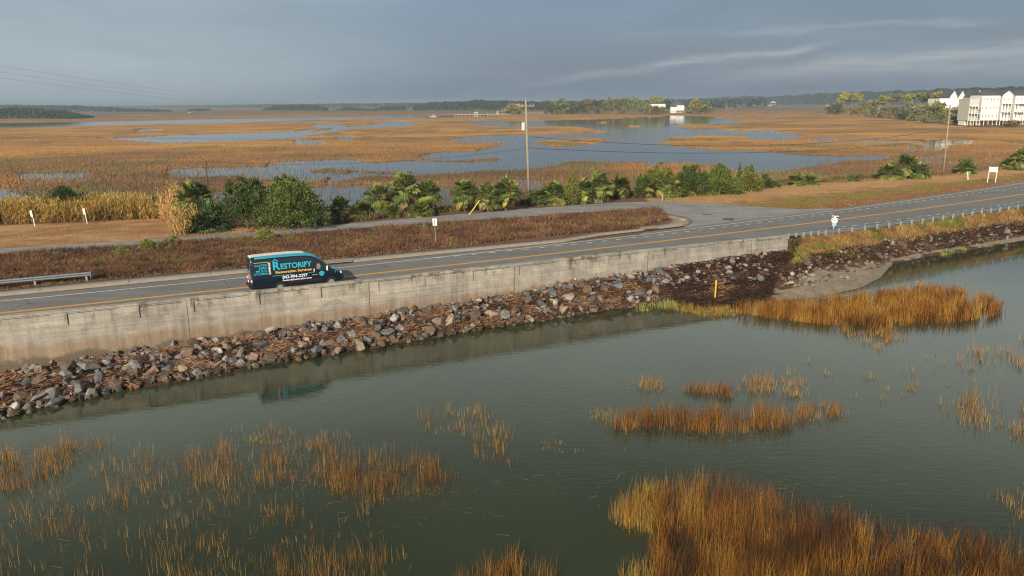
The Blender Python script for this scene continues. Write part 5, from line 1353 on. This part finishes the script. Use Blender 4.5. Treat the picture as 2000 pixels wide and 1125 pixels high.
shrub(1436, 381, 350, 44, 'low green cedar filling the gap before the last tall one', BG, 3000, .2, 5, .4, 'tree', 'cedar')
shrub(1444, 372, 316, 14, 'thin spire-like cedar near the right end of the thicket', DG, 1100, .2, 3, 1.2, 'tree', 'cedar')
shrub(1467, 376, 319, 48, 'last tall olive-green cedar at the right end of the thicket', OL, 5500, .2, 7, .5, 'tree', 'cedar')
shrub(1497, 370, 338, 30, 'small dark shrub trailing off the right end of the thicket', DG, 1800, .2, 5)
shrub(236, 501, 484, 40, 'yellow-green low bush at the near path edge, left of the largest one', YG, 1500, .12, 5)
shrub(288, 493, 469, 44, 'largest yellow-green low bush at the near path edge', YG, 2200, .12, 6)
shrub(338, 483, 459, 38, 'greyish-green low bush beside the path bend', GR, 1600, .12, 5)
shrub(516, 474, 445, 46, 'bright yellow-green bush at the path edge above the van roof', YG, 2600, .12, 6)
shrub(112, 505, 493, 28, 'small pale green bush at the path edge near the left', GR, 900, .11, 4)
shrub(42, 504, 493, 34, 'grey-green bush at the path edge at far left', GR, 900, .11, 4)
shrub(829, 452, 437, 18, 'tiny light green bush left of the white road sign', GR, 500, .11, 3)

def far_tree(px_, by_, ty_, wpx, label, cols, kind='oak', n=2200, group='trees beyond the marsh'):
    X_, Y_ = un(px_, by_, .6); h = hfor(X_, Y_, .5, ty_); R_ = wpx / 2 / scl(Y_); e = empty({'oak': 'oak_tree', 'pine': 'pine_tree', 'bush': 'bush'}[kind], (X_, Y_, .4), 0, label, 'tree' if kind != 'bush' else 'bush', group)
    rr = random.Random(int(px_ * 13 + ty_)); lobes = []
    if kind == 'pine':
        for k in range(6): a = rr.uniform(0, 6.28); d = rr.uniform(0, .65) * R_; lobes.append(((math.cos(a) * d, math.sin(a) * d, h * rr.uniform(.68, .88)), (R_ * rr.uniform(.3, .5), R_ * .4, h * rr.uniform(.07, .12))))
    else:
        for k in range(7): a = rr.uniform(0, 6.28); d = rr.uniform(.1, .6) * R_; lobes.append(((math.cos(a) * d, math.sin(a) * d, h * rr.uniform(.3, .75)), (R_ * rr.uniform(.32, .5), R_ * .45, h * rr.uniform(.18, .26))))
        lobes.append(((0, 0, h * .25), (R_ * 1.0, R_ * .8, h * .25))); lobes.append(((0, 0, h * .72), (R_ * .5, R_ * .5, h * .28)))
    trunk_limbs(e, h, max(.2, h * .02), [l[0] for l in lobes[:4]], 'trunk')
    foliage('crown', e, lobes, n, max(.6, R_ * .15), cols, M['fartree'], seed=int(px_ * 11), hollow=.3)
tG = [(.11, .14, .045), (.31, .34, .12)]; tD = [(.06, .08, .035), (.18, .21, .08)]; tY = [(.22, .22, .05), (.46, .42, .09)]; tB = [(.14, .11, .05), (.32, .25, .11)]; tGr = [(.15, .16, .09), (.34, .33, .20)]
MID = [(1000, 223, 203, 30, 'small yellow-green tree standing alone left of the island wood', tY), (1076, 223, 204, 20, 'low dark bush at the left tip of the island wood', tD), (1094, 222, 194, 34, 'rounded light green tree at the left end of the island wood', tG),
 (1117, 222, 197, 26, 'dark tree beside the rounded light green tree of the island wood', tD), (1136, 222, 196, 26, 'dark green tree third from the left of the island wood', tD), (1153, 222, 194, 26, 'rusty brown tree in the left half of the island wood', tB),
 (1172, 222, 193, 22, 'dark olive tree left of the tall pale block of the island wood', tD), (1190, 222, 191, 26, 'tall pale olive tree in the centre of the island wood', tG), (1207, 222, 191, 24, 'brownish olive tree in the centre of the island wood', tB),
 (1224, 222, 192, 24, 'olive green tree right of the island wood centre', tG), (1241, 222, 191, 24, 'mottled tree left of the half hidden white house', tG), (1256, 222, 194, 20, 'green tree crowding the half hidden white house', tG),
 (1283, 219, 188, 28, 'tallest yellow-green tree of the island wood behind the half hidden house', tY), (1303, 219, 192, 22, 'dark tree just left of the white island house', tD), (1358, 222, 193, 26, 'yellow-green pointed tree right of the white island house', tY),
 (1376, 222, 199, 24, 'rounded green tree at the right tip of the island wood', tG), (1346, 222, 206, 14, 'low green shrub touching the white island house', tG), (1266, 224, 203, 20, 'bushy tree in front of the left half of the half hidden house', tG), (1281, 224, 205, 17, 'small tree in front of the middle of the half hidden house', tB), (1293, 223, 209, 20, 'low bush between the two island houses', tG)]
for a in MID: far_tree(a[0], a[1], a[2], a[3] * 1.45, a[4], a[5])
RB = [(1634, 223, 205, 34, 'dark green bush at the left tip of the right-hand wood', tD, 'bush'), (1652, 220, 182, 46, 'tall yellow flat-topped pine at the left end of the right-hand wood', tY, 'pine'), (1642, 221, 190, 24, 'smaller yellow pine left of the tall flat-topped pine', tY, 'pine'),
 (1672, 224, 210, 26, 'grey brown bush under the flat-topped pine', tB, 'bush'), (1687, 226, 199, 20, 'yellowish small tree between the pine and the grey wood', tG, 'oak'), (1704, 228, 193, 34, 'grey leafless tree in the right-hand wood', tGr, 'oak'),
 (1722, 228, 188, 30, 'pale yellow pine rising over the grey trees', tY, 'pine'), (1726, 230, 207, 30, 'grey-green tree under the pale yellow pine', tGr, 'oak'), (1746, 228, 181, 26, 'thin tall pine with a pale trunk in the right-hand wood', tGr, 'pine'),
 (1765, 228, 183, 26, 'rusty topped pine beside the thin tall pine', tY, 'pine'), (1752, 232, 208, 34, 'brownish undergrowth tree below the two tall pines', tB, 'oak'), (1714, 229, 212, 26, 'dark green bush at the marsh edge below the grey tree', tD, 'bush'),
 (1764, 234, 216, 30, 'very dark rounded bush at the marsh edge', tD, 'bush'), (1778, 233, 200, 34, 'grey-green oak right of the pines', tGr, 'oak'), (1796, 232, 181, 36, 'broad olive pine left of the white houses', tG, 'pine'),
 (1800, 236, 205, 36, 'olive oak left of the big green oak', tGr, 'oak'), (1818, 232, 184, 26, 'dark pine top behind the wood left of the white houses', tG, 'pine'), (1840, 236, 180, 44, 'yellow-green pine tops directly left of the first white gable', tY, 'pine'),
 (1822, 240, 201, 40, 'big rounded green oak at the marsh edge left of the white block', tG, 'oak'), (1842, 240, 208, 26, 'green oak tucked against the white block', tG, 'oak'), (1785, 236, 219, 22, 'yellow-green low bush at the marsh edge', tY, 'bush'),
 (1862, 243, 208, 34, 'green oak left of the leaning pole crossarm', tG, 'oak'), (1880, 243, 208, 26, 'grey twiggy tree against the corner of the cream houses', tGr, 'oak'), (1872, 244, 225, 22, 'low bush below the leaning pole crossarm', tD, 'bush'),
 (1957, 246, 231, 13, 'small square green bush in front of the cream houses', tG, 'bush'), (1926, 246, 234, 22, 'tan bush in front of the cream houses', tB, 'bush'), (1975, 247, 236, 26, 'brown scrub in front of the cream houses', tB, 'bush'), (1992, 224, 176, 30, 'green tree rising in front of the last cream house', tG, 'oak')]
for a in RB: far_tree(a[0], a[1], a[2], a[3] * 1.25, a[4], a[5], kind=a[6], group='trees beside the white houses')
# far woods: masses seen as one
def wood(label, x0, x1, by_, tys, cols, n, ls):
    xs_ = [un(x_, by_, .5) for x_ in (x0, x1)]; D = (xs_[0][1] + xs_[1][1]) / 2; V = []; T = []
    rr = np.random.default_rng(int(x0 + 999)); px_ = rr.uniform(x0, x1, n); tp_ = np.interp(px_, np.linspace(x0, x1, len(tys)), tys)
    Xg = np.interp(px_, [x0, x1], [xs_[0][0], xs_[1][0]]); Yg = np.interp(px_, [x0, x1], [xs_[0][1], xs_[1][1]]) + rr.uniform(0, 60, n); sc_ = F / D
    hh = (by_ + np.interp(px_, [x0, x1], [0, 0]) - tp_) / sc_; hh *= .78 + .34 * fbm(Xg / 16, Yg / 40, 601) ; z = .3 + hh * np.sqrt(rr.uniform(0, 1, n))
    p = np.stack([Xg, Yg, z], -1); d = rr.normal(0, 1, (n, 3)); d /= np.linalg.norm(d, axis=1)[:, None]; s_ = np.cross(d, rr.normal(0, 1, (n, 3))); s_ /= np.linalg.norm(s_, axis=1)[:, None]; L = ls * rr.uniform(.6, 1.4, (n, 1))
    V = np.stack([p - d * L, p - s_ * L * .7, p + d * L, p + s_ * L * .7], 1); V[..., 2] = np.maximum(V[..., 2], 0)
    t_ = fbm(Xg / 18, z / 5, 603)[:, None]; c_ = (np.array(cols[0]) * (1 - t_) + np.array(cols[1]) * t_) * rr.uniform(.7, 1.3, (n, 1)); b = np.arange(n)[:, None] * 4
    tag(np_mesh('woodland', V.reshape(-1, 3), b + np.array([[0, 1, 2, 3]]), M['fartree'], None, np.repeat(c_[:, None], 4, 1).reshape(-1, 3)), label, None, None, 'stuff')
wD = [(.025, .04, .02), (.06, .08, .035)]
wood('dark wooded island at the far left', -200, 139, 232, [212, 213, 214, 216, 213, 211.5, 214, 219, 229], wD, 7000, 1.7)
wood('hazy wood on the left horizon', -300, 320, 218.5, [205, 206, 205, 206, 209, 217], wD, 7000, 3.4)
wood('hazy low island wood left of centre', 512, 632, 216, [213, 207, 205, 206, 204.5, 206, 212], wD, 3500, 2.4)
wood('faint pair of distant tree clumps right of the low island', 655, 790, 216, [214, 209, 212, 214.5, 210, 207, 208], wD, 1800, 2.2)
wood('long dark wood on the horizon behind the dock', 806, 1090, 215.5, [207, 201, 199, 198.5, 197, 198, 199, 201, 203], wD, 9000, 2.6)
wood('faint distant tree clump on the left horizon', 362, 398, 217.5, [214, 212, 213], wD, 500, 2)
wood('long dark wood along the right horizon', 1330, 2300, 205, [194, 190, 188, 186, 187, 184, 182, 181, 180, 178, 178, 178, 178], wD, 30000, 3.6)
wood('faint bluish wood line along the far left and centre horizon', 180, 1500, 211, [206.5, 205.5, 206, 205, 205.5, 204.5, 204.5, 204, 203.5, 203], wD, 9000, 4.5)
wood('thin hazy wood on the centre horizon', 1040, 1420, 211.5, [205, 204, 202, 201, 199], wD, 6000, 3.0)

# ================================================================== HOUSES, DOCKS, BOATS
def house(label, x0, x1, by_, ey, ry, wallmat, roof='gable_front', depth=11, porch=False, rows_=3, stilts=True, group='townhouses at the marsh edge', rz=0, z0=1.0, cols_=3):
    a = un(x0, by_, z0); b = un(x1, by_, z0); X_ = (a[0] + b[0]) / 2; Y_ = (a[1] + b[1]) / 2; W_ = abs(b[0] - a[0]); he = hfor(X_, Y_, z0, ey); hr = hfor(X_, Y_, z0, ry)
    e = empty('house', (X_, Y_, z0), rz, label, 'house', group)
    sb = 3.0 if stilts else 0
    mb = MB(); mb.box((0, depth / 2, (he + sb) / 2), (W_, depth, he - sb)); mb.build('wall', M[wallmat], e)
    if stilts:
        for i in range(int(W_ / 3) + 2):
            mb = MB(); mb.box((-W_ / 2 + .2 + (W_ - .4) * i / (int(W_ / 3) + 1), .3, sb / 2), (.35, .35, sb)); mb.build('stilt', M['white'], e)
        mb = MB(); mb.box((0, depth * .6, sb / 2), (W_ * .9, depth * .6, sb - .02)); mb.build('ground_storey', M['cream'], e)
    mb = MB(); o_ = .35
    if roof == 'gable_front':
        w2 = W_ / 2 + o_
        mb.add([(-w2, -o_, he), (w2, -o_, he), (0, -o_, hr), (-w2, depth + o_, he), (w2, depth + o_, he), (0, depth + o_, hr)], [(0, 2, 5, 3), (1, 4, 5, 2)]); mb.add([(-w2, -o_, he - .25), (w2, -o_, he - .25), (0, -o_, hr - .25), (-w2, depth + o_, he - .25), (w2, depth + o_, he - .25), (0, depth + o_, hr - .25)], [(0, 3, 5, 2), (1, 2, 5, 4)])
        r_ = mb.build('roof', M['roofing'], e); g = MB(); g.add([(-W_ / 2, 0, he - .01), (W_ / 2, 0, he - .01), (0, 0, hr - .35), (-W_ / 2, .2, he - .01), (W_ / 2, .2, he - .01), (0, .2, hr - .35)], [(0, 1, 2), (5, 4, 3), (0, 3, 4, 1)]); g.build('gable', M[wallmat], e)
        g = MB()
        for s in (-1, 1): g.add([(s * w2, -o_ - .03, he - .28), (s * w2, -o_ - .03, he + .12), (0, -o_ - .03, hr + .12), (0, -o_ - .03, hr - .32)], [(0, 1, 2, 3)])
        g.build('barge_board', M['white'], r_)
    elif roof == 'hip':
        w2 = W_ / 2 + .5; mb.add([(-w2, -.5, he), (w2, -.5, he), (w2, depth + .5, he), (-w2, depth + .5, he), (-w2 * .35, depth / 2, hr), (w2 * .35, depth / 2, hr)], [(0, 1, 5, 4), (1, 2, 5), (2, 3, 4, 5), (3, 0, 4), (3, 2, 1, 0)]); mb.build('roof', M['roofing'], e)
    elif roof == 'side':
        w2 = W_ / 2 + .1; mb.add([(-w2, -.6, he), (w2, -.6, he), (w2, depth + .6, he), (-w2, depth + .6, he), (-w2, depth / 2, hr), (w2, depth / 2, hr)], [(0, 1, 5, 4), (2, 3, 4, 5), (0, 4, 3), (1, 2, 5), (3, 2, 1, 0)]); mb.build('roof', M['roofing'], e)
    else:
        mb.box((0, depth / 2, he + .15), (W_ + .3, depth + .3, .3)); mb.build('parapet', M['white'], e)
    rr = random.Random(int(x0 * 7)); st = (he - sb) / rows_
    for r in range(rows_):
        for c_ in range(cols_):
            xx = -W_ / 2 + W_ * (c_ + .5) / cols_ + rr.uniform(-.3, .3); zz = sb + st * (r + .52)
            mb = MB(); mb.box((xx, -.03, zz), (.95, .06, 1.5 if r else 1.8)); wn = mb.build('window', M['white'], e)
            mb = MB(); mb.box((xx, -.07, zz), (.62, .04, 1.15 if r else 1.45)); mb.build('pane', M['house_glass'], wn)
    if porch:
        for r in range(rows_ - 1):
            mb = MB(); zz = sb + st * r; mb.box((0, -1.6, zz - .1), (W_, 3.0, .2)); d_ = mb.build('porch_deck', M['white'], e)
            mb = MB(); mb.box((0, -3.05, zz + 1.0), (W_, .06, .08)); [mb.box((-W_ / 2 + W_ * (k + .5) / 14, -3.05, zz + .5), (.05, .05, 1.0)) for k in range(14)]; mb.build('railing', M['white'], d_)
        for i in range(4):
            mb = MB(); mb.box((-W_ / 2 + .2 + (W_ - .4) * i / 3, -3.0, (sb + st * (rows_ - 1)) / 2), (.28, .28, sb + st * (rows_ - 1))); mb.build('porch_post', M['white'], e)
        mb = MB(); mb.box((0, -1.6, sb + st * (rows_ - 1)), (W_, 3.1, .16)); mb.build('porch_roof', M['white'], e)
house('bright white flat-topped block left of the white gables', 1829, 1852, 238, 193, 192, 'whitewall', 'flat', 16, rows_=3, stilts=False, cols_=1)
house('first white gabled house from the left in the row', 1849, 1866, 236, 190, 177.5, 'whitewall', 'gable_front', 16, rows_=3, stilts=False, cols_=1)
house('second white gabled house from the left in the row', 1866, 1881, 236, 190, 177.6, 'whitewall', 'gable_front', 16, rows_=3, stilts=False, cols_=1)
house('third white gabled house from the left in the row', 1881, 1897, 236, 190, 177.4, 'whitewall', 'gable_front', 16, rows_=3, stilts=False, cols_=1)
house('grey-green gabled house behind the corner of the cream houses', 1897, 1915, 237, 189, 176.5, 'grey_siding', 'gable_front', 14, rows_=3, stilts=False, cols_=2)
house('low pale house front with tall dark windows at the left end of the cream terrace', 1887, 1909, 245.20, 194, 192, 'grey_siding', 'flat', 12, True, 3, cols_=4)
house('cream house with a dark shingle roof and small top windows in the terrace', 1909, 1950, 244.95, 186, 178.5, 'cream', 'side', 13, False, 3, cols_=5)
house('cream house with a tall white front gable in the terrace', 1950, 1973, 244.81, 186, 177.5, 'cream', 'gable_front', 14, True, 3, cols_=3)
house('cream house at the right edge of the frame with dark roof and porches', 1973, 2020, 244.41, 186, 178.5, 'cream', 'side', 13, True, 3, cols_=5)
house('white house with a grey hip roof on the wooded island', 1313, 1338, 220, 205.5, 197.5, 'whitewall', 'hip', 14, False, 2, group=None, rz=.15, z0=.8, cols_=4)
house('low white wing in front of the hip-roofed island house', 1309, 1322, 220.5, 209, 205, 'whitewall', 'side', 6, False, 1, group=None, z0=.8, cols_=2)
house('white house half hidden by trees on the wooded island', 1266, 1301, 220, 203, 200, 'whitewall', 'side', 10, False, 2, group=None, z0=.8, cols_=5)
def dock(label, x0, x1, y0, y1, posts=14):
    a = Vector((*un(x0, y0, 1.6), 1.6)); b = Vector((*un(x1, y1, 1.6), 1.6)); e = empty('dock', a, 0, label, 'dock'); d = b - a; ang = math.atan2(d.y, d.x); L = d.length
    mb = MB(); mb.box(d / 2, (L, 2.0, .28), ang); mb.build('deck', M['grey_siding'], e)
    for k in range(posts):
        p = d * (k / (posts - 1)); mb = MB(); mb.box((p.x, p.y - .8, -.2), (.35, .35, 2.6), ang); mb.build('pile', M['grey_siding'], e)
dock('long low white dock reaching out from the yellow-green tree', 888, 996, 223.5, 223.0, 16)
dock('white float dock left of the gazebo end', 838, 885, 226.5, 224.5, 8)
dock('white walkway between the lone tree and the island wood', 1018, 1072, 220.5, 221, 9)
def gazebo(label, px_, by_, ty_, wpx):
    X_, Y_ = un(px_, by_, .3); h = hfor(X_, Y_, .3, ty_); W_ = wpx / scl(Y_); e = empty('gazebo', (X_, Y_, .3), 0, label, 'gazebo')
    for sx_ in (-1, 1):
        for sy in (0, 1): mb = MB(); mb.box((sx_ * W_ * .4, sy * W_ * .6, h * .35), (.5, .5, h * .7)); mb.build('post', M['white'], e)
    mb = MB(); mb.box((0, W_ * .3, h * .25), (W_, W_ * .8, .5)); mb.build('deck', M['white'], e)
    mb = MB(); w2 = W_ * .6; mb.add([(-w2, -w2 * .5, h * .68), (w2, -w2 * .5, h * .68), (w2, w2 * 1.4, h * .68), (-w2, w2 * 1.4, h * .68), (0, w2 * .45, h)], [(0, 1, 4), (1, 2, 4), (2, 3, 4), (3, 0, 4), (3, 2, 1, 0)]); mb.build('roof', M['white'], e)
gazebo('small white dock gazebo left of the lone yellow-green tree', 930, 224.5, 218, 8)
gazebo('tiny white shelter near the tree end of the long dock', 972, 222.5, 217.5, 6)
gazebo('distant white boat lift shelter before the right horizon wood', 1510, 206.5, 197.5, 9)
def boat(label, px_, by_, wpx, cab=True, mast=0, hull='white', name='boat'):
    X_, Y_ = un(px_, by_, 0); L = wpx / scl(Y_); e = empty(name, (X_, Y_, 0), .2, label, 'boat'); hL = L / 2; b_ = L * .14
    mb = MB(); ks = [(-1, .9), (-.3, 1), (.4, .85), (.8, .45), (1, .03)]; vs = []
    for x, w_ in ks: vs += [(x * hL, -b_ * w_, L * .09), (x * hL * .93, -b_ * w_ * .6, -.1), (x * hL * .93, b_ * w_ * .6, -.1), (x * hL, b_ * w_, L * .09)]
    fs = [(4 * i + j, 4 * i + (j + 1) % 4, 4 * i + 4 + (j + 1) % 4, 4 * i + 4 + j) for i in range(4) for j in range(4)] + [(3, 2, 1, 0), (16, 17, 18, 19)]
    mb.add(vs, fs); mb.build('hull', M[hull], e)
    if cab: mb = MB(); mb.box((-hL * .15, 0, L * .15), (L * .35, b_ * 1.3, L * .13)); cb = mb.build('cabin', M['white'], e, bevel=.1); mb = MB(); mb.box((-hL * .15, -b_ * .66, L * .17), (L * .28, .05, L * .05)); mb.build('window', M['glass'], cb)
    if mast: mb = MB(); mb.tube([(0, 0, 0), (0, 0, mast)], .18, 6); mb.build('mast', M['white'], e)
boat('tan and white cabin boat moored by the float dock', 847, 227.5, 14)
boat('small white sailboat with a bare mast before the right horizon wood', 1461.5, 207.5, 9, True, 14)
boat('white boat below the distant boat lift shelter', 1504, 207.5, 10)
boat('white cabin boat left of the tall flat-topped pine', 1617, 206.5, 9)
boat('tiny white boat on the far left marsh creek', 371, 221, 9)
boat('left of two tiny white boats near the horizon wood', 780, 216, 6, False); boat('right of two tiny white boats near the horizon wood', 790, 216, 6)
